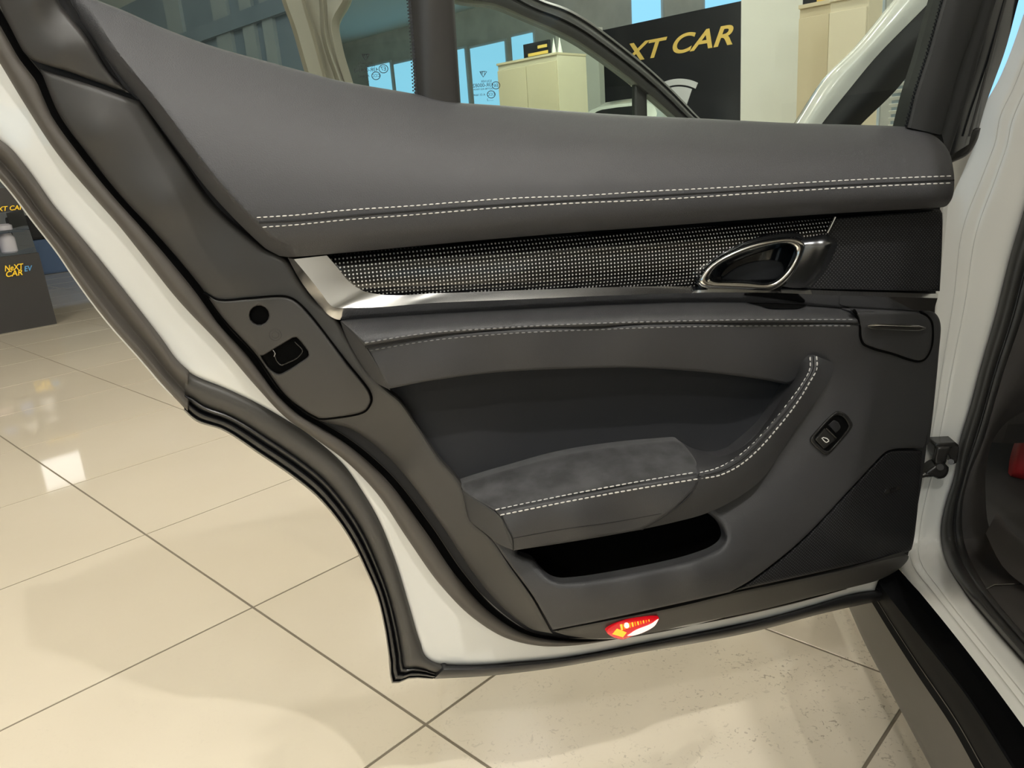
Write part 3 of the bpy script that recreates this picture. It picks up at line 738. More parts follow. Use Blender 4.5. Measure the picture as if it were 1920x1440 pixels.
BOT_IN = [(838, 1249), (890, 1249), (973, 1243), (1057, 1235), (1223, 1204), (1432, 1162), (1520, 1138), (1600, 1115), (1640, 1109), (1657, 1108)]
BOT_OUT = [(814, 1273), (907, 1268), (1015, 1256), (1182, 1227), (1432, 1180), (1540, 1151), (1657, 1125)]
strip('bottom_moulding', BOT_IN, BOT_OUT, [(-.05, -.008), (.12, .001), (.4, .004), (.75, .0), (1.0, -.012)], M['rubber_gloss'], n=90, depth=.03, label='glossy black strip along the door bottom')

# --- side panel and latch plate
FL = [(75, 129, 1), (120, 143), (193, 167), (262, 191, 1), (333, 292), (400, 385), (493, 466), (535, 486), (560, 525), (588, 562), (632, 600), (655, 640), (690, 695), (728, 732), (752, 752), (783, 797), (825, 860), (869, 912), (884, 972),
      (919, 1006), (957, 1062), (998, 1120), (1019, 1157), (1036, 1188, 1), (994, 1178), (940, 1136), (890, 1078), (827, 983), (744, 874), (665, 808), (600, 789), (573, 775), (533, 741), (477, 664), (417, 598), (383, 546), (333, 484), (277, 421), (233, 374), (160, 283), (110, 213)]
side, side_w = dp('side_panel', FL, [(75, 129, .012), (110, 213, .012), (160, 283, .012), (277, 421, .012), (383, 546, .013), (477, 664, .013), (600, 789, .013), (744, 874, .016), (890, 1078, .02), (994, 1178, .026),
     (193, 167, .020), (262, 191, .018), (333, 292, .022), (400, 385, .024), (493, 466, .030), (560, 525, .038), (632, 600, .046), (690, 695, .054), (728, 732, .058), (783, 797, .056), (869, 912, .058), (919, 1006, .070), (998, 1120, .080), (1036, 1188, .055),
     (180, 250, .025), (300, 390, .027), (420, 520, .027), (520, 640, .028), (640, 750, .034), (760, 880, .034), (860, 1000, .042), (940, 1110, .045)],
     M['plastic'], r=.007, depth=.02, step=13, label='grey-brown moulded side panel at the shut edge')
LP = [(385, 550, 1), (410, 564), (467, 561), (530, 557), (553, 565), (583, 595), (647, 678), (689, 731), (695, 750), (686, 768), (667, 776), (613, 784), (598, 784, 1), (573, 770), (533, 738), (479, 663), (419, 597)]
circ = lambda cx, cy, rx, ry, n=14: [(cx+rx*math.cos(2*math.pi*i/n), cy+ry*math.sin(2*math.pi*i/n)) for i in range(n)]
LH = [(489, 667), (494, 666), (512, 655), (549, 633, 1), (556, 632), (578, 659), (579, 666), (573, 673), (528, 701), (518, 701), (503, 690)]
latch, latch_w = dp('latch_plate', LP, lambda p: side_w(p)+.006, M['plastic'], r=.003, hr=.002, depth=.012, step=10, holes=[circ(486, 591, 18.5, 18.5), LH], hole_depth=.006, label='lock cover plate with a round hole and a latch slot')
ptube('latch_plate_gap', LP, lambda p: side_w(p)+.0012, .0022, M['void'], D, closed=True)
dp('latch_hole_back', circ(486, 591, 22, 22), lambda p: side_w(p)+.0016, M['void'], r=0, depth=0, step=10)
dp('latch_slot_back', [(x+(x-535)*.06, y+(y-667)*.06) for x, y, *_ in LH], lambda p: side_w(p)+.0016, M['void'], r=0, depth=0, step=10)
ptube('latch_claw', [(514, 662), (520, 678), (526, 684), (540, 680), (562, 667), (567, 660), (553, 641)], lambda p: side_w(p)+.0022, .0007, M['bracket'], D, label='dark metal latch claw')
ptube('latch_claw', [(512, 656), (516, 663), (514, 668)], lambda p: side_w(p)+.0025, .0007, M['satin'], D)
for rr_ in (11.5, 6.5): ptube('moulded_mark', circ(516, 628, rr_, rr_*.95), lambda p: latch_w(p), .0003, M['plastic'], D, closed=True)
# pillar trim at the top corner
pil, pil_w = dp('pillar_trim', [(-60, -110, 1), (-25, -45), (0, 12), (21, 54), (42, 94), (54, 107), (69, 116), (125, 133), (200, 161), (248, 178, 1), (200, 132), (158, 67), (133, 35), (104, -2), (60, -110, 1)],
   [(0, 12, .012), (54, 107, .014), (60, 0, .028), (120, 90, .026), (125, 133, .018), (230, 170, .016), (133, 35, .016), (104, 0, .016), (0, -100, .02)], M['plastic'], r=.006, depth=.012, step=12, label='dark grey window pillar cover')
dp('pillar_gap_strip', [(108, -40, 1), (135, 10), (190, 100), (236, 172, 1), (262, 189), (215, 120), (160, 30), (130, -40, 1)], .0085, M['black'], r=.001, depth=.004, step=20)

# --- upper leather trim
UT = [(143, -16, 1), (182, 0), (233, 20), (300, 50), (400, 87), (500, 115), (567, 133), (640, 152), (777, 176), (837, 190), (943, 198), (1060, 208), (1200, 217), (1313, 222), (1484, 230.6), (1690, 237), (1722, 242), (1757, 258), (1779, 284),
      (1788, 320), (1789, 352), (1785, 372), (1775, 386), (1764, 389), (1569, 400), (1399, 412), (1200, 427), (1100, 434), (893, 451), (700, 469), (600, 478), (545, 482), (524, 480, 1), (493, 462), (400, 368), (333, 282), (276, 206), (230, 150), (187, 94), (136, 8)]
def yline(R):
    a = np.array(R, float); return lambda x: np.interp(x, a[:, 0], a[:, 1])
def prof(T, Wv):
    T = np.array(T, float); Wv = np.array(Wv, float); g = np.gradient(Wv, T)
    def f(t):
        t = np.clip(t, T[0], T[-1]); i = np.clip(np.searchsorted(T, t, side='right')-1, 0, len(T)-2); h = T[i+1]-T[i]; u = (t-T[i])/h
        return (2*u**3-3*u**2+1)*Wv[i]+(u**3-2*u**2+u)*h*g[i]+(-2*u**3+3*u**2)*Wv[i+1]+(u**3-u**2)*h*g[i+1]
    return f
u_top = yline([(100, -50), (143, -16), (182, 0), (233, 20), (300, 50), (400, 87), (500, 115), (567, 133), (640, 152), (777, 176), (850, 189), (943, 198), (1060, 208), (1200, 217), (1313, 222), (1484, 230.6), (1700, 238), (1800, 241)])
u_bot = yline([(100, 520), (545, 482), (700, 469), (893, 451), (1100, 434), (1200, 427), (1399, 412), (1569, 400), (1800, 386)])
u_prof = prof([0, .12, .3, .5, .66, .80, .9, 1.0], [.012, .034, .060, .078, .0865, .0895, .0855, .070])
LEFT_EDGE = spline([(124, -10), (187, 94), (230, 150), (276, 206), (333, 282), (400, 368), (493, 462), (530, 484)], 6)
def dist_line(p, L):
    a, b = L[:-1], L[1:]; ab = b-a; q = p[:, None, :]; t = np.clip(((q-a)*ab).sum(2)/((ab**2).sum(1)+1e-9), 0, 1)
    return np.sqrt(((q-a-t[..., None]*ab)**2).sum(2)).min(1)
def u_w(p):
    x, y = p[:, 0], p[:, 1]; k = np.ones(1); t = (y-u_top(x))/(u_bot(x)-u_top(x)); w = u_prof(t)
    d = dist_line(p, LEFT_EDGE); f = np.clip(d/27.0, 0, 1); f = 1-(1-f)**1.35; lo_ = .010+.030*np.clip((y-100)/400, 0, 1)
    w = np.minimum(w, w*f+lo_*(1-f))
    return w-.010*np.clip((x-1730)/60, 0, 1)**2
lt_ = np.gradient(LEFT_EDGE, axis=0); lt_ /= np.linalg.norm(lt_, axis=1)[:, None]; ln_ = np.stack([lt_[:, 1], -lt_[:, 0]], 1)
UPTS = np.concatenate([LEFT_EDGE+ln_*k for k in (7, 14, 20, 26, 28, 34)])
upper, upper_w = dp('upper_trim', UT, u_w, M['leather'], r=.005, depth=.03, step=10, pts=UPTS, label='slate grey leather upper trim with white twin stitching')
S_UP = [(481, 408), (560, 403), (640, 395), (760, 387), (960, 372), (1100, 366.5), (1200, 360), (1356, 352), (1612, 337), (1787, 330)]
S_GR = [(486, 417), (560, 413), (700, 401), (880, 388), (1040, 378), (1200, 369), (1442, 355), (1612, 346), (1788, 338)]
S_LO = [(492, 426), (560, 421), (640, 413), (760, 404), (960, 388), (1100, 380), (1200, 376), (1442, 361), (1612, 351), (1788, 343)]
stitches('white_stitching', [S_UP, S_LO], upper_w, M['thread'], D, label='white twin seam stitching')
ptube('seam_groove', S_GR, lambda p: upper_w(p)-.0002, .0011, M['black'], D, n=160, seg=6)

# --- carbon inlay, metal trim, grille
CT = [(613, 479), (780, 464), (1000, 448), (1120, 439), (1300, 427), (1450, 417), (1563, 409)]
C1 = [(629, 494), (713, 487), (780, 480), (880, 470), (980, 463), (1120, 455), (1200, 447), (1387, 432), (1556, 424)]
C2 = [(662, 532), (720, 542), (813, 539), (980, 533), (1120, 530), (1250, 526), (1400, 520), (1500, 512), (1545, 500)]
C3 = [(680, 545), (713, 552), (813, 550), (980, 544), (1120, 539), (1305, 535), (1450, 530), (1540, 515)]
c_top = yline(CT); c_bot = yline([(600, 552)]+C3[1:]); c_prof = prof([0, .1, .24, .34, .5, .75, .9, 1], [.044, .049, .0555, .0575, .0585, .0585, .0565, .051])
HOLE = [(1313, 529), (1317, 518), (1336, 497), (1370, 476), (1417, 457.5), (1465, 448.5), (1497, 450), (1507, 459), (1504, 474), (1489, 507), (1470, 526), (1448, 530), (1425, 531), (1380, 530), (1340, 531)]
dp('carbon_inlay', [(613, 480, 1)]+CT[1:-1]+[(1563, 409, 1), (1550, 437), (1552, 470), (1540, 515, 1), (1450, 534), (1305, 536), (1120, 539), (980, 544), (813, 550), (713, 552), (680, 545), (654, 526), (634, 503)],
   lambda p: c_prof((p[:, 1]-c_top(p[:, 0]))/(c_bot(p[:, 0])-c_top(p[:, 0]))), M['carbon'], r=.0015, hr=0, depth=.012, step=9, holes=[HOLE], hole_depth=0, label='carbon fibre inlay with pale woven dots')
MI = [(613, 479), (634, 503), (654, 526), (680, 545), (713, 552), (813, 550), (980, 544), (1120, 539), (1305, 537), (1450, 540), (1530, 544), (1650, 548), (1759, 551)]
MR = [(551, 486), (576, 516), (600, 546), (624, 575), (660, 577), (813, 568), (980, 561), (1120, 555), (1305, 549), (1450, 549), (1530, 552), (1650, 556), (1758, 559)]
MO = [(540, 484), (562, 524), (587, 558), (632, 599), (660, 599), (813, 589), (980, 580), (1120, 573), (1305, 567), (1450, 569), (1530, 574), (1650, 580), (1751, 583)]
def sharp_rails(R, ws): return [(x, y, ws) for x, y in R]
dl('metal_trim', [sharp_rails(MI, .056), sharp_rails(MR, .064), sharp_rails(MO, .050)], M['alu'], nu=160, nv=3, linear=True, depth=.02, angle=18, label='polished aluminium trim blade and strip')
ug, ug_w = dp('upper_speaker_grille', [(1566, 408, 1), (1763, 393, 1), (1767, 400), (1766, 470), (1762, 546, 1), (1480, 541, 1), (1520, 470)], [(1566, 408, .048), (1766, 394, .045), (1762, 545, .048), (1500, 541, .052), (1640, 470, .053)], M['grille'], r=.003, depth=.02, step=20, label='black woven speaker grille')
ptube('trim_tick', [(1566, 407), (1558, 424), (1551, 437)], .056, .0016, M['alu'], D, n=8)

# --- door opener
HO = [(1307, 531), (1311, 520), (1330, 497), (1365, 475), (1415, 455), (1465, 446), (1498, 447), (1511, 458), (1507, 474), (1491, 509), (1470, 533), (1450, 544), (1425, 546), (1380, 544), (1340, 542), (1316, 540)]
HI = [(1333, 519), (1348, 499), (1390, 478), (1440, 463), (1472, 458), (1488, 465), (1490, 479), (1478, 502), (1459, 522), (1438, 531), (1402, 528), (1370, 527), (1340, 526)]
def around(c, R, n=96):
    q = spline(R, 1.5, True); a = np.arctan2(q[:, 1]-c[1], q[:, 0]-c[0]); i = np.argsort(a); a, q = a[i], q[i]
    t = np.linspace(-math.pi, math.pi, n, endpoint=False)
    return np.stack([np.interp(t, np.concatenate([a[-1:]-2*math.pi, a, a[:1]+2*math.pi]), np.concatenate([q[-1:, k], q[:, k], q[:1, k]])) for k in (0, 1)], 1)
def ringloft(name, loops, m, parent, plane=None, label=None, nv=4):
    plane = plane or REAR; R = np.array([[(x, y, w) for x, y in lp] for lp, w in loops]); mm = len(R); rows = []
    for i in range(mm-1):
        p0, p1, p2, p3 = R[max(i-1, 0)], R[i], R[i+1], R[min(i+2, mm-1)]
        for k in range(nv):
            t = k/nv; rows.append(.5*((2*p1)+(-p0+p2)*t+(2*p0-5*p1+4*p2-p3)*t*t+(-p0+3*p1-3*p2+p3)*t**3))
    rows.append(R[-1]); rows = np.array(rows); n = rows.shape[1]
    P = [plane(*c) for r_ in rows for c in r_]; F = [(i*n+j, i*n+(j+1) % n, (i+1)*n+(j+1) % n, (i+1)*n+j) for i in range(len(rows)-1) for j in range(n)]
    o = newobj(name, P, F, m, parent, [plane.uv(p) for p in P])
    if label: o['label'] = label
    return o
hc = (1410, 505); ho = around(hc, HO); hi = around(hc, HI)
big_ = np.array([(hc[0]+(x-hc[0])*1.03, hc[1]+(y-hc[1])*1.12-2) for x, y in ho])
dp('handle_surround', [tuple(q) for q in big_[::3]], .0605, M['gloss_black'], r=.002, depth=.008, step=14, holes=[[tuple(q) for q in (ho*.97+hi*.03)[::3]]])
ringloft('handle_bezel', [(ho, .056), (ho*.90+hi*.10, .0655), (ho*.7+hi*.3, .0690), (ho*.35+hi*.65, .0690), (ho*.1+hi*.9, .0655), (hi, .056)], M['chrome'], D, label='chrome rim around the door opener')
cup = np.array([(hc[0]+12+(x-hc[0])*.9, hc[1]+(y-hc[1])*.9) for x, y in hi])
ringloft('handle_cup', [(hi, .056), (hi*.5+cup*.5, .040), (cup, .030)], M['gloss_black'], D)
dp('handle_cup_floor', [tuple(q) for q in cup[::3]], .031, M['gloss_black'], r=0, depth=0, step=14)
dp('handle_cup_pad', [(1350, 525, 1), (1385, 500), (1430, 488), (1465, 492), (1470, 512), (1462, 524, 1), (1400, 527)], .0335, M['recess'], r=.002, depth=.003, step=10)
dl('handle_lever', [[(1497, 449, .058), (1525, 443, .058), (1552, 440, .056), (1562, 446, .050)], [(1508, 457, .065), (1530, 453, .067), (1558, 450, .064), (1568, 453, .055)], [(1508, 470, .066), (1530, 468, .069), (1559, 464, .066), (1569, 462, .055)],
    [(1492, 507, .064), (1515, 505, .064), (1543, 500, .060), (1553, 498, .053)], [(1468, 537, .058), (1490, 540, .057), (1517, 537, .055), (1529, 532, .050)]], M['satin'], nu=20, nv=6, depth=.02, label='satin metal door opener lever')

# --- shoulder leather
SH_T = [(640, 603, 1), (660, 600), (813, 590), (980, 581), (1120, 574), (1305, 568), (1450, 570), (1530, 575), (1597, 580, 1)]
G2 = [(684, 648), (813, 629), (947, 618), (1120, 612), (1200, 608), (1400, 605), (1610, 606)]
s_top = yline([(p[0], p[1]) for p in SH_T]); s_bot = yline([(640, 668)]+G2); s_prof = prof([0, .2, .45, .75, 1], [.060, .077, .090, .0985, .1005])
shl, shl_w = dp('shoulder_roll', SH_T+[(1606, 592), (1610, 606, 1)]+[(x, y) for x, y in G2[1:-1]][::-1]+[(684, 648, 1), (660, 622)],
   lambda p: s_prof((p[:, 1]-s_top(p[:, 0]))/(s_bot(p[:, 0])-s_top(p[:, 0])))-.012*np.clip((p[:, 0]-1400)/220, 0, 1), M['leather_roll'], r=.0035, depth=.02, step=8, label='padded grey leather shoulder roll with grey stitching')
dp('shoulder_end', [(638, 602, 1), (661, 622), (687, 651), (714, 697), (732, 732, 1), (700, 713), (668, 668), (648, 630)], [(638, 602, .054), (687, 651, .093), (714, 697, .092), (732, 732, .086), (690, 702, .056), (655, 645, .052)], M['leather_dark'], r=.003, depth=.02, step=8)
MT = [(684, 649, 1)]+[(x, y+1) for x, y in G2[1:-1]]+[(1610, 607, 1), (1606, 586, 1), (1747, 584), (1758, 592), (1763, 605), (1764, 620), (1761, 654), (1756, 710), (1745, 810), (1740, 832), (1730, 841, 1), (1705, 840), (1676, 842), (1661, 847), (1640, 867), (1591, 920), (1502, 1013),
      (1413, 1084), (1369, 1110, 1), (1265, 1133), (1140, 1160), (1036, 1181, 1), (1019, 1150), (998, 1115), (957, 1060), (917, 1004, 1), (940, 985, 1), (1200, 930), (1330, 880), (1430, 800), (1490, 715), (1480, 722, 1), (1425, 711), (1312, 697), (1200, 690), (1120, 690), (947, 697), (813, 713), (729, 729, 1), (712, 697)]
PH = [(970, 1035), (1000, 1050), (1015, 1068), (1036, 1086), (1061, 1091), (1140, 1081), (1265, 1056), (1327, 1037), (1352, 1022), (1359, 1006), (1349, 982), (1322, 958, 1), (1200, 965), (985, 1015)]
mid, mid_w = dp('main_trim', MT, [(684, 649, .090), (813, 629, .095), (1120, 612, .096), (1400, 605, .094), (1610, 607, .084), (712, 697, .092), (830, 680, .097), (1000, 660, .098), (1200, 655, .096), (1400, 660, .090), (1540, 650, .080), (1640, 640, .066), (1755, 600, .030), (1762, 640, .020),
     (729, 729, .088), (947, 697, .090), (1120, 690, .089), (1312, 697, .084), (1425, 711, .078), (1640, 720, .046), (1750, 740, .004), (1735, 830, .002), (1690, 780, .026), (1752, 690, .010), (1560, 740, .066), (1560, 815, .066), (1640, 800, .046), (1600, 900, .054), (1500, 900, .072), (1490, 1010, .074), (1420, 950, .084), (1400, 1060, .092), (1365, 1060, .108),
     (1300, 1085, .120), (1200, 1105, .122), (1100, 1125, .118), (1030, 1125, .104), (1369, 1108, .088), (1265, 1133, .098), (1140, 1160, .102), (1036, 1180, .084), (957, 1060, .080), (917, 1004, .068), (1040, 1090, .110), (1140, 1083, .116), (1265, 1058, .112), (1340, 1032, .104), (1350, 985, .092), (1330, 880, .055), (1430, 800, .055), (1490, 715, .060), (960, 1000, .070), (1200, 935, .055)],
     M['leather_dark'], r=.0038, hr=.009, depth=.03, step=12, holes=[PH], hole_depth=.01, label='dark leather main trim sweeping down to the door pocket')
S2U = [(684, 643), (780, 627.5), (947, 614.5), (1120, 606.5), (1200, 604), (1387, 600), (1605, 599.5)]
S2L = [(692, 657), (813, 638), (947, 626), (1120, 618), (1200, 615), (1400, 611), (1605, 611)]
stitches('grey_stitching', [S2U], shl_w, M['thread_grey'], D, ln=8, gap=3.5, label='dull grey seam stitching')
stitches('grey_stitching', [S2L], mid_w, M['thread_grey'], D, ln=8, gap=3.5)
ptube('seam_groove', G2, lambda p: np.maximum(shl_w(p), mid_w(p))-.0042, .0032, M['black'], D, n=120, seg=6)
dp('notch_shade', [(1402, 568, 1), (1425, 573), (1442, 578), (1470, 579), (1500, 578), (1513, 572, 1), (1460, 569)], lambda p: shl_w(p)+.004, M['void'], r=.0005, depth=.003, step=8)  # black patch on the leather stands in for a shaded recess
# pocket inside
dp('pocket_liner', [(940, 985, 1), (985, 1065), (1010, 1085), (1050, 1105), (1140, 1095), (1265, 1070), (1345, 1045), (1372, 1008), (1355, 970), (1322, 945, 1), (1200, 940)], .030, M['void'], r=0, depth=.005, step=30, label='black felt door pocket lining')
# recessed panel
dp('recess_panel', [(700, 690, 1), (950, 680), (1300, 680), (1510, 690, 1), (1500, 760), (1440, 850), (1340, 905, 1), (860, 935, 1), (800, 850)], [(728, 728, .040), (1100, 700, .036), (1450, 720, .036), (1300, 850, .032), (1050, 850, .030), (870, 910, .038), (1050, 770, .031)], M['recess'], r=0, depth=.01, step=24, label='dark recessed fabric panel')

# --- ash tray cover
AT = [(1601, 582, 1), (1608, 592), (1612.5, 610), (1614, 633), (1619, 644), (1630, 650), (1674, 663), (1710, 675), (1722, 677), (1732, 674), (1739, 666), (1745, 652), (1748, 622), (1745, 602), (1737, 592), (1724, 586, 1)]
at, at_w = dp('ash_tray_cover', AT, lambda p: mid_w(p)+.004, M['leather_dark'], r=.004, depth=.008, step=8, label='black flip cover with a thin chrome bar')
ptube('cover_gap', [p[:2] for p in AT[:-1]]+[(1724, 586)], lambda p: mid_w(p)+.0002, .002, M['void'], D, n=90)
xs = np.linspace(1626, 1735, 30); tt = np.linspace(0, 1, 30)
tube3('chrome_bar', [REAR(x, 611.5+(x-1626)*.035, at_w([(x, 612)])[0]+.003) for x in xs], [.0042*max(.05, min(1, t*7, (1-t)*7))**.5 for t in tt], M['chrome'], D, 10, label='thin chrome bar on the flip cover')

# --- grab handle and armrest
GL = [(1489, 690), (1488, 706), (1478, 728), (1462, 752), (1438, 789), (1410, 822), (1378, 846), (1345, 856), (1311, 850), (1285, 836)]
GS1 = [(1519, 669), (1519, 690), (1504, 720), (1477, 757), (1440, 802), (1410, 834), (1369, 866), (1342, 879), (1311, 887)]
GS2 = [(1531, 668), (1532, 687), (1515, 722), (1489, 763), (1455, 806), (1421, 844), (1380, 877), (1350, 891), (1311, 898)]
GR = [(1563, 680), (1561, 698), (1546, 728), (1515, 772), (1492, 804), (1458, 858), (1427, 900), (1390, 929), (1323, 963), (1265, 979), (1206, 992)]
def wr(R, w0, w1, w2):
    n = len(R); return [(x, y, (w0*(1-2*t)+w1*2*t) if t < .5 else (w1*(2-2*t)+w2*(2*t-1))) for (x, y), t in zip(R, np.linspace(0, 1, n))]
gc = [((a[0]+b[0])/2, (a[1]+b[1])/2) for a, b in zip(GS1, GS2)]
_, grows = dl('grab_handle', [wr(GL, .058, .050, .052), wr([((a[0]*.4+b[0]*.6), (a[1]*.4+b[1]*.6)) for a, b in zip(resample([(*p, 0) for p in GL], 9)[:, :2], GS1)], .074, .088, .095), wr(GS1, .080, .110, .122), wr(gc, .082, .113, .126), wr(GS2, .082, .112, .127),
    wr([((a[0]*.5+b[0]*.5), (a[1]*.5+b[1]*.5)) for a, b in zip(resample([(*p, 0) for p in GR], 9)[:, :2], GS2)], .080, .106, .125), wr(GR, .070, .092, .108)], M['leather_dark'], nu=90, nv=5, depth=.03, label='curved leather grab handle with white twin stitching')
GF = Field([tuple(c) for c in grows[::2, ::5].reshape(-1, 3)], 1e-6)
stitches('white_stitching', [GS1, GS2], lambda p: GF(p)+.0006, M['thread'], D, ln=7.5, gap=2.8, label='white handle stitching')
ptube('seam_groove', gc, lambda p: GF(p)+.0004, .0010, M['black'], D, n=80, seg=6)
AP = [(865, 906, 1), (868, 919), (927, 957, 1), (1057, 931), (1182, 908), (1312, 887, 1), (1305, 865), (1290, 843), (1275, 828), (1262, 825), (1160, 836), (1057, 852), (960, 877), (885, 899)]
arm, arm_w = dp('armrest_pad', AP, [(865, 906, .056), (960, 877, .050), (1057, 852, .048), (1265, 825, .048), (868, 919, .066), (927, 957, .118), (1057, 931, .124), (1182, 908, .125), (1312, 887, .122), (1290, 843, .070), (1305, 865, .095), (1057, 890, .090), (1182, 868, .086), (940, 920, .088)], M['suede'], r=.004, depth=.02, step=9, label='dark grey suede armrest pad')
AF = [(930, 959, 1), (1057, 933), (1182, 910), (1311, 889, 1), (1308, 904), (1299, 921), (1257, 960), (1203, 993, 1), (1130, 1006), (1057, 1018), (963, 1032, 1), (952, 1000), (941, 972)]
af, af_w = dp('armrest_front', AF, [(930, 959, .120), (1057, 933, .127), (1182, 910, .128), (1311, 889, .125), (941, 972, .127), (1057, 950, .133), (1300, 910, .130), (961, 1008, .130), (1080, 985, .134), (1240, 962, .127), (963, 1032, .116), (1057, 1018, .118), (1203, 993, .112)], M['leather_dark'], r=.004, depth=.07, step=9, label='leather armrest front with white twin stitching')
asd, as_w = dp('armrest_side', [(866, 918, 1), (927, 958, 1), (941, 972), (952, 1000), (963, 1032, 1), (932, 1019), (917, 1006), (881, 978, 1)], [(866, 918, .062), (927, 958, .117), (941, 972, .123), (963, 1032, .113), (917, 1006, .085), (881, 978, .064)], M['leather_dark'], r=.003, depth=.03, step=9)
R1 = [(929, 956), (1057, 929.5), (1182, 906), (1309, 885)]; R2 = [(938, 966), (1057, 942), (1182, 919), (1309, 898)]
stitches('white_stitching', [R1], lambda p: np.maximum(arm_w(p), .114)+.0014, M['thread'], D, ln=8.5, gap=3.0, label='white armrest stitching')
stitches('white_stitching', [R2], lambda p: af_w(p)+.0004, M['thread'], D, ln=8.5, gap=3.0)
ptube('crease', [(940, 967), (950, 990), (960, 1009), (962, 1031)], lambda p: af_w(p)+.0016, .0007, M['black'], D, n=20, seg=6)
ptube('crease', [(962, 1009), (1057, 992), (1150, 979), (1240, 963)], lambda p: af_w(p)-.0002, .0006, M['black'], D, n=40, seg=6)
ptube('crease', [(1311, 888), (1308, 904), (1298, 922), (1257, 960), (1203, 993)], lambda p: np.maximum(af_w(p), GF(p))+.0002, .0009, M['black'], D, n=40, seg=6)

# --- window switch
SB = [(1519, 825), (1522, 818), (1550, 787), (1566, 773), (1573, 771), (1587, 777), (1597, 790), (1599, 798), (1592, 810), (1575, 830), (1555, 851), (1547, 853), (1535, 844), (1523, 833)]
sc0 = np.array([1559.0, 811.0]); SI = [tuple(sc0+(np.array(p)-sc0)*np.array([.80, .82])) for p in SB]
sw, sw_w = dp('window_switch', SB, lambda p: mid_w(p)+.0035, M['bracket'], r=.0025, hr=.002, depth=.006, step=7, estep=4, holes=[SI], hole_depth=.010, label='black window switch bezel')
dp('switch_well', SI, lambda p: mid_w(p)+.0006, M['void'], r=0, depth=0, step=8)
bt, bt_w = dp('switch_button', [(1528, 824, 1), (1547, 803.5, 1), (1569, 822.5, 1), (1556, 834), (1545, 842.5, 1)], lambda p: mid_w(p)+.0035, M['bracket'], r=.0012, depth=.004, step=6, estep=4)
dp('switch_rocker', [(1553, 797, 1), (1564, 788), (1572, 792, 1), (1576, 802), (1567, 812, 1)], lambda p: mid_w(p)+.0018, M['black'], r=.001, depth=.002, step=6, estep=4)
ptube('switch_chrome', [(1549, 802.5), (1568, 821)], lambda p: mid_w(p)+.0042, .0008, M['chrome'], D, n=6, seg=6)
ptube('switch_chrome', [(1529, 823), (1546, 804)], lambda p: mid_w(p)+.0036, .0004, M['chrome'], D, n=6, seg=6)
ptube('switch_icon', [(1541, 821.5), (1544, 820.3), (1550, 822), (1553.5, 825), (1554, 827), (1550, 829.5), (1548, 829)], lambda p: bt_w(p)+.0002, .0006, M['thread'], D, closed=True, seg=6, label='white window symbol')

# --- lower grille, bottom trim, lamp
lg, lg_w = dp('lower_speaker_grille', [(1729, 847, 1), (1724, 911), (1718, 978), (1709, 1030), (1698, 1036), (1591, 1061), (1458, 1090), (1376, 1108, 1), (1413, 1087), (1502, 1016), (1591, 923), (1640, 871), (1661, 851), (1676, 846)],
   [(1729, 847, .010), (1718, 978, .014), (1700, 1034, .020), (1591, 1061, .050), (1458, 1090, .066), (1376, 1108, .080), (1502, 1016, .062), (1591, 923, .050), (1661, 851, .034), (1640, 980, .044)], M['grille'], r=.004, depth=.02, step=16, label='black lower speaker grille')
bdg = [REAR(x, y, lg_w([(x, y)])[0]+.0012) for x, y in ((1659, 926), (1664, 918), (1691, 910), (1688, 915), (1684, 919), (1661, 927))]
newobj('speaker_badge', bdg+[p-REAR.n*.002 for p in bdg], [(0, 1, 2, 3, 4, 5)]+[(i, (i+1) % 6, 6+(i+1) % 6, 6+i) for i in range(6)], M['alu'], D, smooth=False)['label'] = 'small slanted metal speaker badge'
t = text_mesh('badge_lettering', 'BOSE', M['black'], 1.0, 0, .3, .02)
pa, pb = REAR(1664, 922.5, lg_w([(1664, 922)])[0]+.0018), REAR(1686, 915, lg_w([(1686, 915)])[0]+.0018)
ex = pb-pa; place_text(t, (pa+pb)/2, ex, np.cross(REAR.n, ex), .0055, .0055, D)
bt2, bt2_w = dp('bottom_trim', [(1036, 1183, 1), (1150, 1161), (1275, 1136), (1380, 1110), (1458, 1094), (1591, 1066), (1698, 1040), (1704, 1043), (1700, 1053), (1684, 1068), (1649, 1087), (1602, 1100), (1547, 1113), (1413, 1147), (1280, 1173), (1235, 1184), (1150, 1196), (1100, 1196), (1062, 1191)],
   [(1036, 1183, .048), (1150, 1161, .060), (1275, 1136, .062), (1458, 1094, .058), (1698, 1040, .036), (1060, 1190, .030), (1150, 1196, .026), (1280, 1173, .026), (1547, 1113, .024), (1684, 1068, .024), (1400, 1130, .046), (1150, 1178, .044)], M['plastic'], r=.005, depth=.02, step=11, label='grey lower trim strip carrying the red lamp')
RL = [(1137, 1185), (1144, 1175), (1160, 1166), (1181, 1158), (1210, 1154), (1231, 1155), (1236, 1159), (1227, 1173), (1210, 1183), (1185, 1193), (1168, 1199), (1156, 1197), (1144, 1192)]
lw = lambda p: bt2_w(p)*0+np.interp(np.atleast_2d(p)[:, 1], [1154, 1165, 1185, 1200], [.058, .060, .052, .036])
rl_, rl_w = dp('door_warning_lamp', RL, lw, M['red_lens'], r=.004, depth=.02, step=6, estep=4, label='glowing red door warning lamp')
dp('lamp_reflector', [(1148, 1189, 1), (1157, 1179, 1), (1175, 1186, 1), (1168, 1195, 1)], lambda p: lw(p)+.0012, M['amber_glow'], r=.0006, depth=.002, step=8, label='amber lit reflector')
dp('lamp_bulb', circ(1175, 1173, 5.5, 5.5, 10), lambda p: lw(p)+.0012, M['white_glow'], r=.0006, depth=.002, step=8)
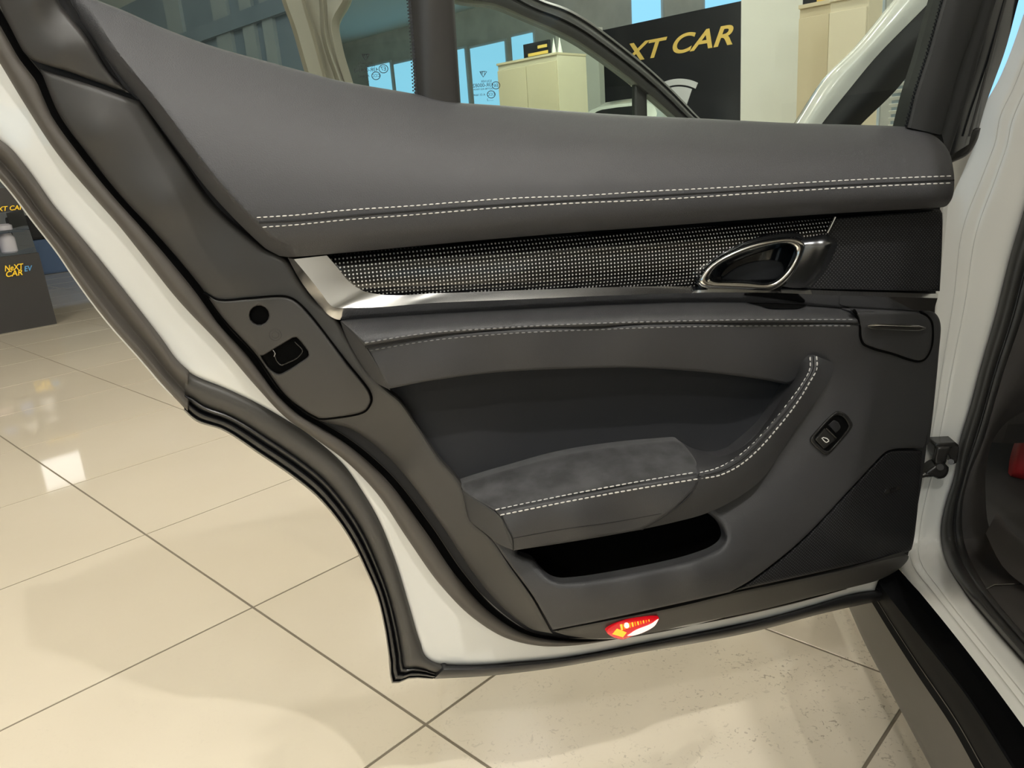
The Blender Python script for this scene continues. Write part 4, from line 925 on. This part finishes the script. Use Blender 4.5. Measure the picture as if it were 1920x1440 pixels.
for k in range(11):
    t_ = k/10; x = 1165+t_*52; y = 1177-t_*12.5; h = 7.5*(1-t_)+3; s = 3.4*(1-t_)+1.4
    dp('lamp_rib', [(x-s*.5, y-h*.5, 1), (x+s*.4, y-h*.5-1, 1), (x+s*.7, y+h*.5-1, 1), (x, y+h*.5, 1)], lambda p: lw(p)+.0011, M['amber_glow'] if k % 2 == 0 else M['amber_soft'], r=0, depth=.001, step=9)
dp('lamp_lens', [(1176, 1192, 1), (1193, 1181), (1218, 1171), (1235, 1161, 1), (1227, 1174), (1206, 1186), (1186, 1192)], lambda p: lw(p)+.0010, M['white_glow'], r=.0006, depth=.001, step=8, estep=4, label='white lit lamp lens')

# --- window frame, glass
dp('quarter_glass', [(90, -75, 1), (182, 14), (300, 62), (400, 100), (567, 146), (700, 176), (790, 190, 1), (775, -60), (750, -452, 1), (600, -428), (400, -350), (220, -215)], 0.004, M['glass'], r=0, depth=.004, step=80, label='tinted fixed quarter window')
dp('window_glass', [(835, -458, 1), (850, 0), (858, 206, 1), (1060, 222), (1300, 236), (1500, 245), (1712, 254, 1), (1745, 120), (1785, -40), (1850, -260, 1), (1780, -345), (1500, -430), (1150, -465)], 0.008, M['glass'], r=0, depth=.004, step=80, label='tinted green main window glass')
dl('window_divider', [[(742, -460, .004), (768, 0, .004), (786, 215, .004)], [(762, -460, .013), (786, 0, .013), (802, 218, .010)], [(790, -460, .017), (812, 0, .017), (828, 222, .011)], [(830, -460, .013), (843, 0, .013), (858, 226, .010)], [(838, -460, .006), (852, 0, .006), (866, 228, .005)]],
   M['rubber'], nu=20, nv=5, depth=.02, label='dark brown window divider post')
FB = [(1703, 240), (1721, 169), (1743, 100), (1763, 28), (1771, 0), (1850, -260)]
FC = [(1763, 252), (1779, 194), (1796, 133), (1827, 42), (1840, 0), (1925, -260)]
FD = [(1779, 294), (1799, 230), (1821, 161), (1843, 83), (1868, 0), (1950, -260)]
FE = [(1830, 262), (1849, 194), (1863, 155), (1882, 103), (1910, 0), (1985, -260)]
dl('window_frame', [rail(FB, .012), rail([(x+4, y) for x, y in FB], .020), rail([(x-4, y) for x, y in FC], .024), rail(FC, .018), rail([(x+3, y) for x, y in FC], .012), rail([(x-3, y) for x, y in FD], .014), rail(FD, .006)], M['frame_black'], nu=30, nv=3, depth=.03, label='black trimmed window frame at the hinge side')
dl('frame_rubber', [rail(FD, .004), rail([((a[0]+b[0])/2, (a[1]+b[1])/2) for a, b in zip(FD, FE)], -.010), rail(FE, -.03)], M['gloss_black'], nu=30, nv=3, depth=.02)
ptube('frame_rubber_lip', [(1817, 256), (1835, 190), (1852, 125), (1885, 0), (1960, -260)], -.006, .0015, M['rubber'], D, n=30)
dp('mirror_corner', [(1772, 312, 1), (1783, 306), (1815, 290), (1832, 264), (1839, 240, 1), (1800, 245, 1), (1780, 290)], -.02, M['rubber'], r=.006, depth=.02, step=14)
FT_IN = [(75, -60), (210, -205), (400, -340), (600, -418), (800, -452), (1150, -458), (1500, -422), (1780, -338), (1850, -255)]
FT_OUT = [(-70, -115), (80, -290), (330, -450), (560, -520), (800, -555), (1150, -560), (1540, -520), (1880, -400), (1970, -265)]
strip('window_frame_top', FT_IN, FT_OUT, [(0, .010), (.1, .022), (.45, .026), (.6, .014), (.75, .016), (1.0, -.01)], M['frame_black'], n=80, depth=.03, label='black upper window frame')
# dotted print along the glass edges
def frit(name, path, side, n, wv):
    V = []; F = []; q = resample([(*p, 0) for p in path], n)[:, :2]
    for i, (x, y) in enumerate(q):
        for k, (dx, rr_) in enumerate(((0, 3.2), (side*4.5, 1.7))):
            b = len(V); yy = y+(3 if k else 0)
            for a in range(8): V.append(REAR(x+dx+rr_*math.cos(a*math.pi/4), yy+rr_*math.sin(a*math.pi/4), wv))
            F.append(tuple(range(b, b+8)))
    return newobj(name, V, F, M['ink'], D, smooth=False, kind='stuff')
frit('dotted_print', [(756, -100), (768, 0), (780, 180)], -1, 44, .0052)
frit('dotted_print', [(1700, 238), (1718, 169), (1740, 100), (1768, 0)], -1, 36, .0092)
def stamp(body, x, y, hp, wv, sh=0.0, circle=None):
    t = text_mesh('glass_stamp', body, M['ink'], 1.0, 0, 0, 0.0); bb = np.array([v.co for v in t.data.vertices])
    P = REAR(x, y, wv); hh = hp*.00056; ey = UP; s = hh/max(1e-6, bb[:, 1].max()-bb[:, 1].min())
    place_text(t, P, -REAR.e if REAR.e[0] > 0 else REAR.e, ey, s, s, D)
    return t
def logo(x, y, s, wv):
    ptube('stamp_triangle', [(x-s, y-s*.6, 1), (x+s, y-s*.6, 1), (x, y+s, 1)], wv, .0004, M['ink'], D, closed=True, seg=5)
    stamp('TP', x, y-1, s*.9, wv)
def sring(x, y, r, wv): ptube('stamp_ring', circ(x, y, r, r*.92), wv, .0004, M['ink'], D, closed=True, seg=5)
wq, wm = .0052, .0092
logo(685.5, 106, 7, wq); stamp('SALGGLAS', 685, 118, 4, wq); stamp('DOT 589 AS2 M10', 685, 124, 3.2, wq); stamp('43R-004343', 686, 131.5, 6.5, wq); sring(719, 129, 8.5, wq); stamp('E7', 719, 129, 7, wq)
sring(705, 142, 8, wq); stamp('CCC', 705, 142, 5, wq); stamp('A038462', 682, 143, 4, wq); stamp('- 2', 689, 152, 4, wq)
logo(906, 138, 6.5, wm); stamp('SOLIVER', 912, 152.5, 4, wm); stamp('43R-00082', 906, 160, 6.5, wm); sring(930, 160, 7.5, wm); stamp('E6', 930, 160, 6, wm); stamp('DOT98 AS2 MA5A', 906, 167, 3.4, wm)
sring(921, 177, 7.5, wm); stamp('CCC', 921, 177, 5, wm); stamp('A 011664', 899, 178, 4, wm); stamp('........2', 919, 187, 4, wm)

# --- front door seen through the rear window
fd_in = [(560, -230), (700, -120), (800, -30), (854, 2), (929, 13), (985, 36), (1041, 60), (1080, 80), (1112, 101), (1174, 146), (1260, 218), (1290, 245)]
fd_out = [(640, -320), (800, -170), (930, -60), (1019, 0), (1060, 14), (1100, 36), (1136, 62), (1172, 90), (1211, 122), (1267, 174), (1314, 223), (1345, 250)]
fa, fb = pair(fd_in, fd_out, 80)
def fl(t, w): return [(x, y, w) for x, y in fa*(1-t)+fb*t]
front, _ = loft('front_door', [fl(0, .01), fl(.10, .030), fl(.42, .034), fl(.50, .022), fl(.58, .034), fl(.78, .028), fl(.84, .016), fl(.92, .022), fl(1, .0)], M['rubber'], car, nu=80, nv=2, plane=FRONT, depth=.03, label='front door of the same car with black window frame, also open')
f1 = [(520, -330), (528, -160), (528, 0), (545, 47), (571, 136), (640, 330)]; f2 = [(552, -330), (560, -160), (571, 0), (590, 66), (612, 146), (676, 330)]; f3 = [(590, -330), (592, -160), (606, 0), (611, 71), (637, 152), (700, 330)]; f4 = [(650, -330), (672, -160), (657, 0), (636, 40), (641, 80), (663, 158), (720, 330)]
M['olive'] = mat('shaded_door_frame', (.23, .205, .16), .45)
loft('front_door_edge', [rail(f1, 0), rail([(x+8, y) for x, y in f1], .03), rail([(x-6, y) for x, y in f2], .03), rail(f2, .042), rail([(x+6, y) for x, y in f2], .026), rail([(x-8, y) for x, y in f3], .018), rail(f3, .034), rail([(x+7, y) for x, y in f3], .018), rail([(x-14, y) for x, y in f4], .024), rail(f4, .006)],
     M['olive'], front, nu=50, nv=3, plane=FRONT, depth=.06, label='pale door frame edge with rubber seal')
panel('front_window_glass', [(655, 160, 1), (636, 40), (655, 0), (672, -150, 1), (760, -70), (810, -25), (854, 0), (929, 10), (985, 33), (1041, 57), (1112, 98), (1174, 143), (1280, 235, 1), (1000, 250), (680, 230, 1)], .006, M['glass_front'], front, r=0, depth=.004, step=90, plane=FRONT, label='green tinted front window glass')
panel('front_door_body', [(600, 215, 1), (1000, 240), (1330, 245, 1), (1330, 560), (1240, 700, 1), (860, 720, 1), (760, 600), (700, 420)], -.02, M['white'], front, r=.01, depth=.06, step=90, plane=FRONT)
panel('front_window_post', [(1190, 150, 1), (1212, 160, 1), (1214, 240, 1), (1190, 240, 1)], .014, M['rubber'], front, r=.004, depth=.02, step=20, plane=FRONT)
# windscreen pillar
APL = Plane((.95, 2.45, 0), (-.25, -.97, 0))
P1 = [(1330, 470), (1470, 262), (1492, 230), (1549, 144), (1605, 88), (1678, 0), (1760, -100)]; P2 = [(1385, 470), (1518, 264), (1541, 232), (1596, 163), (1631, 120), (1736, 11), (1830, -90)]; P3 = [(1450, 470), (1588, 262), (1614, 234), (1680, 169), (1717, 124), (1815, 30), (1900, -60)]
loft('windscreen_pillar', [rail(P1, 0), rail([(x+5, y+2) for x, y in P1], .03), rail([((a[0]+b[0])/2, (a[1]+b[1])/2) for a, b in zip(P1, P2)], .045), rail(P2, .03)], M['white'], car, nu=40, nv=4, plane=APL, depth=.05, label='white windscreen pillar')
loft('pillar_cover', [rail(P2, .026), rail([((a[0]+b[0])/2, (a[1]+b[1])/2) for a, b in zip(P2, P3)], .04), rail(P3, .0)], M['black'], car, nu=40, nv=4, plane=APL, depth=.05)

# --- body: door jamb, sill, cabin
JAMB = Plane((.655, 1.06, 0), (-.28, -.96, 0))
def BODY(x, y, w=0.0, z=.37):
    t = min(1, max(0, (y-1000)/130.0)); t = t*t*(3-2*t); a = JAMB(x, y, w)
    return a if t <= 0 else a*(1-t)+atz(x, y, z+w)*t
class BodyPlane:
    n = JAMB.n
    def __call__(s, x, y, w=0.0): return BODY(x, y, w)
    def uv(s, P): return JAMB.uv(P)
BPL = BodyPlane()
J_IN = [(2060, -60), (1990, 150), (1920, 397), (1894, 484), (1867, 592), (1837, 697), (1819, 765), (1800, 829), (1789, 896), (1773, 947), (1765, 991), (1773, 1049), (1804, 1102), (1858, 1169), (1920, 1240), (2010, 1340), (2120, 1465)]
J_OUT = [(1950, -60), (1875, 150), (1842, 215), (1838, 250), (1818, 300), (1770, 420), (1757, 560), (1740, 700), (1725, 830), (1705, 920), (1690, 1000), (1684, 1050), (1692, 1070), (1724, 1108), (1782, 1179), (1858, 1277), (1920, 1361), (2060, 1550)]
ja, jb = pair(J_IN, J_OUT, 110)
def jl(t, w): return [(x, y, w) for x, y in ja*(1-t)+jb*t]
jamb, _ = loft('body_pillar', [jl(0, -.004), jl(.07, .003), jl(.3, .004), jl(.52, .004), jl(.56, .001), jl(.72, .0), jl(.76, -.003), jl(1.02, -.006)], M['white'], car, nu=110, nv=4, plane=JAMB, fn=BODY, label='white painted door jamb curving into the sill')
panel('jamb_back', [(1760, 300, 1), (1850, 200), (1960, 60, 1), (1960, 400, 1), (1790, 900), (1740, 1060, 1), (1660, 1080, 1), (1690, 900), (1720, 700), (1745, 430)], -.03, M['white'], car, r=0, depth=.01, step=60, plane=JAMB)
J_R = [(2110, -60), (2040, 150), (1975, 397), (1945, 490), (1915, 600), (1882, 697), (1862, 765), (1843, 829), (1818, 890), (1804, 956), (1809, 1022), (1838, 1085), (1893, 1158), (1930, 1200), (2030, 1310), (2140, 1430)]
sa, sbb = pair(J_IN, J_R, 110)
def sl(t, w): return [(x, y, w) for x, y in sa*(1-t)+sbb*t]
loft('body_seal', [sl(-.03, -.006), sl(.06, .012), sl(.25, .022), sl(.5, .022), sl(.62, .010), sl(.7, .014), sl(.9, .014), sl(1.05, .0)], M['rubber'], car, nu=110, nv=3, plane=JAMB, fn=BODY, label='thick black body seal around the door opening')
CT_R = [(2160, 300), (2080, 500), (2010, 680), (1960, 740), (1920, 771), (1887, 792), (1862, 825), (1850, 870), (1848, 930), (1855, 990), (1880, 1040), (1925, 1078), (1990, 1115), (2150, 1250)]
ca, cb = pair(J_R, CT_R, 90)
loft('cabin_pillar_trim', [[(x, y, .008) for x, y in ca], [(x, y, .004) for x, y in ca*.5+cb*.5], [(x, y, -.03) for x, y in cb]], M['cabin_trim'], car, nu=90, nv=4, plane=JAMB, fn=BODY)
loft('sill_scuff_plate', [[(1848, 1000, .02), (1880, 1062, .0), (1950, 1120, 0), (2150, 1300, 0)], [(1870, 960, -.03), (1900, 1000, -.02), (2000, 1040, -.02), (2200, 1150, -.02)]], M['cabin_trim'], car, nu=20, nv=4, plane=JAMB, fn=lambda x, y, w: BODY(x, y+60, w, .36) if False else atz(x, y, .37+w))
tube3('scuff_line', [atz(x, y, .362) for x, y in ((1846, 1106), (1864, 1097), (1920, 1095), (2000, 1100))], .0012, M['satin'], car, 6)
# door check
chk = Plane(JAMB(1765, 870, .035), (-.15, -.98, 0))
ck, _ = panel('door_check', [(1752, 831, 1), (1791, 829, 1), (1797, 834), (1797, 850), (1793, 868), (1786, 871, 1), (1775, 850), (1764, 862), (1752, 856)], 0, M['bracket'], car, r=.002, depth=.025, step=8, plane=chk, label='black metal door check strap')
panel('check_bracket', [(1755, 838, 1), (1786, 837, 1), (1777, 852), (1773, 869), (1767, 873), (1757, 872), (1751, 864), (1755, 850)], .008, M['bracket'], ck, r=.003, depth=.008, step=8, plane=chk)
panel('check_arm', [(1732, 886), (1742, 879), (1752, 872), (1773, 870), (1779, 876), (1777, 888), (1770, 896), (1758, 898), (1750, 894), (1738, 895)], .010, M['bracket'], ck, r=.005, depth=.02, step=8, plane=chk)
tube3('check_pin', [chk(1763, 871, .006), chk(1763, 876, .016)], .0050, M['rubber_gloss'], ck, 12)
tube3('check_rod', [chk(1742, 888, .006), chk(1700, 897, .004)], .004, M['bracket'], ck, 10)
tube3('check_bolt', [chk(1783, 866, .004), chk(1783, 866, .009)], .0042, M['rubber_gloss'], ck, 8)
# sill
S0 = [(1588, 1130), (1618, 1198), (1667, 1289), (1724, 1396), (1747, 1440), (1850, 1640)]; S1 = [(1640, 1118), (1671, 1168), (1724, 1249), (1791, 1347), (1844, 1440), (1960, 1640)]
S2 = [(1640, 1080), (1658, 1107), (1720, 1187), (1813, 1307), (1898, 1440), (2030, 1640)]; S3 = [(1660, 1040), (1684, 1066), (1724, 1110), (1782, 1180), (1858, 1279), (1920, 1363), (2130, 1640)]
zf = lambda x, y, z: atz(x, y, z)
YY = np.linspace(1.5, .30, 60)
def sill_curve(pts, z):
    q = np.array([atz(x, y, z) for x, y in spline(pts, 10)]); q = q[np.argsort(q[:, 1])]; xi = np.interp(YY, q[:, 1], q[:, 0])
    k = (q[8, 0]-q[0, 0])/(q[8, 1]-q[0, 1]); xi = np.where(YY < q[0, 1], q[0, 0]+k*(YY-q[0, 1]), xi)
    k = (q[-1, 0]-q[-9, 0])/(q[-1, 1]-q[-9, 1]); xi = np.where(YY > q[-1, 1], q[-1, 0]+k*(YY-q[-1, 1]), xi)
    return np.stack([xi, YY, np.full(len(YY), z)], 1)
def sill_strip(name, rows, m, label):
    n = len(YY); P = [p for r_ in rows for p in r_]; F = [(i*n+j, i*n+j+1, (i+1)*n+j+1, (i+1)*n+j) for i in range(len(rows)-1) for j in range(n-1)]
    o = newobj(name, P, F, m, car, angle=28); o['label'] = label; return o
K0, K1, K2, K3 = sill_curve(S0, .130), sill_curve(S1, .238), sill_curve(S2, .280), sill_curve(S3, .284)
def kmix(a, b, t, dz=0.0): return a*(1-t)+b*t+np.array([0, 0, dz])
sill_strip('sill_skirt', [K0+np.array([.05, 0, -.05]), K0+np.array([.006, 0, -.014]), K0, kmix(K0, K1, .10, .004), kmix(K0, K1, .5, .002), kmix(K0, K1, .92, .001), K1], M['sill_grey'], 'satin grey side skirt below the door opening')
sill_strip('sill_step', [K1-np.array([.004, 0, .010]), K1+np.array([.001, 0, .0005]), kmix(K1, K2, .10, .002), kmix(K1, K2, .8, -.010), kmix(K1, K2, .9, .0), K2, kmix(K2, K3, .08, .0), kmix(K2, K3, .14, -.010), kmix(K2, K3, .9, -.012), K3], M['sill_black'], 'glossy black sill step')
# roof, rear quarter and cabin, mostly above and behind the picture
CA = np.array([math.sin(math.radians(7)), math.cos(math.radians(7)), 0]); CR = np.array([CA[1], -CA[0], 0]); S_ = np.array([.53, .75, 0])
def cp(al, of, z): return S_+CA*al+CR*of+UP*z
def grid(name, rows, m, parent, label=None, thick=0):
    n = len(rows[0]); P = [p for r_ in rows for p in r_]; F = [(i*n+j, i*n+j+1, (i+1)*n+j+1, (i+1)*n+j) for i in range(len(rows)-1) for j in range(n-1)]
    if thick:
        k = len(P); P += [p-UP*thick for p in P]; F += [tuple(q+k for q in f) for f in F]
        N = len(rows); ring = list(range(n))+[i*n+n-1 for i in range(1, N)]+[(N-1)*n+j for j in range(n-2, -1, -1)]+[i*n for i in range(N-2, 0, -1)]
        F += [(ring[i], ring[(i+1) % len(ring)], ring[(i+1) % len(ring)]+k, ring[i]+k) for i in range(len(ring))]
    o = newobj(name, P, F, m, parent)
    if label: o['label'] = label
    return o
als = np.linspace(-1.5, 1.05, 25)
def roofz(a): return 1.395-.09*((a-.35)/1.1)**2 if a < .35 else 1.395-.16*((a-.35)/1.15)**2
def roofo(a): return .075+.14*((a-.1)/1.3)**2
grid('roof', [[cp(a, roofo(a)+(1.5-2*roofo(a)+.1)*t, roofz(a)+.05*math.sin(math.pi*t)) for a in als] for t in np.linspace(0, 1, 9)], M['white'], car, 'white roof panel', thick=.05)
grid('rear_quarter', [[cp(a, -.02+.10*s**2+(.03 if a > -.9 else 0), .28+.66*s) for a in np.linspace(-2.0, -.93, 10)] for s in np.linspace(0, 1, 8)], M['white'], car, 'white rear wing')
grid('rear_pillar', [[cp(a, .08+.16*s, .94+(roofz(a)-.94)*s) for a in np.linspace(-1.45, -.98, 6)] for s in np.linspace(0, 1, 6)], M['white'], car)
box('cabin_floor', cp(.1, .85, .26), CA*1.5, CR*.68, UP*.03, M['cabin'], car)
box('cabin_far_side', cp(.1, 1.52, .65), CA*1.5, CR*.02, UP*.40, M['cabin'], car)
def seat(name, al, label):
    V = []
    b = box(name, cp(al, .45, .50), CA*.25, CR*.26, UP*.12, M['cabin_trim'], car, .05, label)
    box('seat_back', cp(al-.22, .45, .82), CA*.07-UP*.03, CR*.25, UP*.32+CA*-.08, M['cabin_trim'], b, .05)
    return b
seat('front_seat', .75, 'dark front seat inside the cabin')
bx_ = Plane((.85, 1.30, 0), (-.3, -.95, 0))
panel('red_seat_bolster', [(1895, 893, 1), (1899, 862), (1913, 825), (1945, 800), (2000, 800, 1), (2000, 930, 1), (1930, 905)], 0, M['red_seat'], car, r=.02, depth=.015, step=14, plane=bx_, label='red seat bolster inside the cabin')
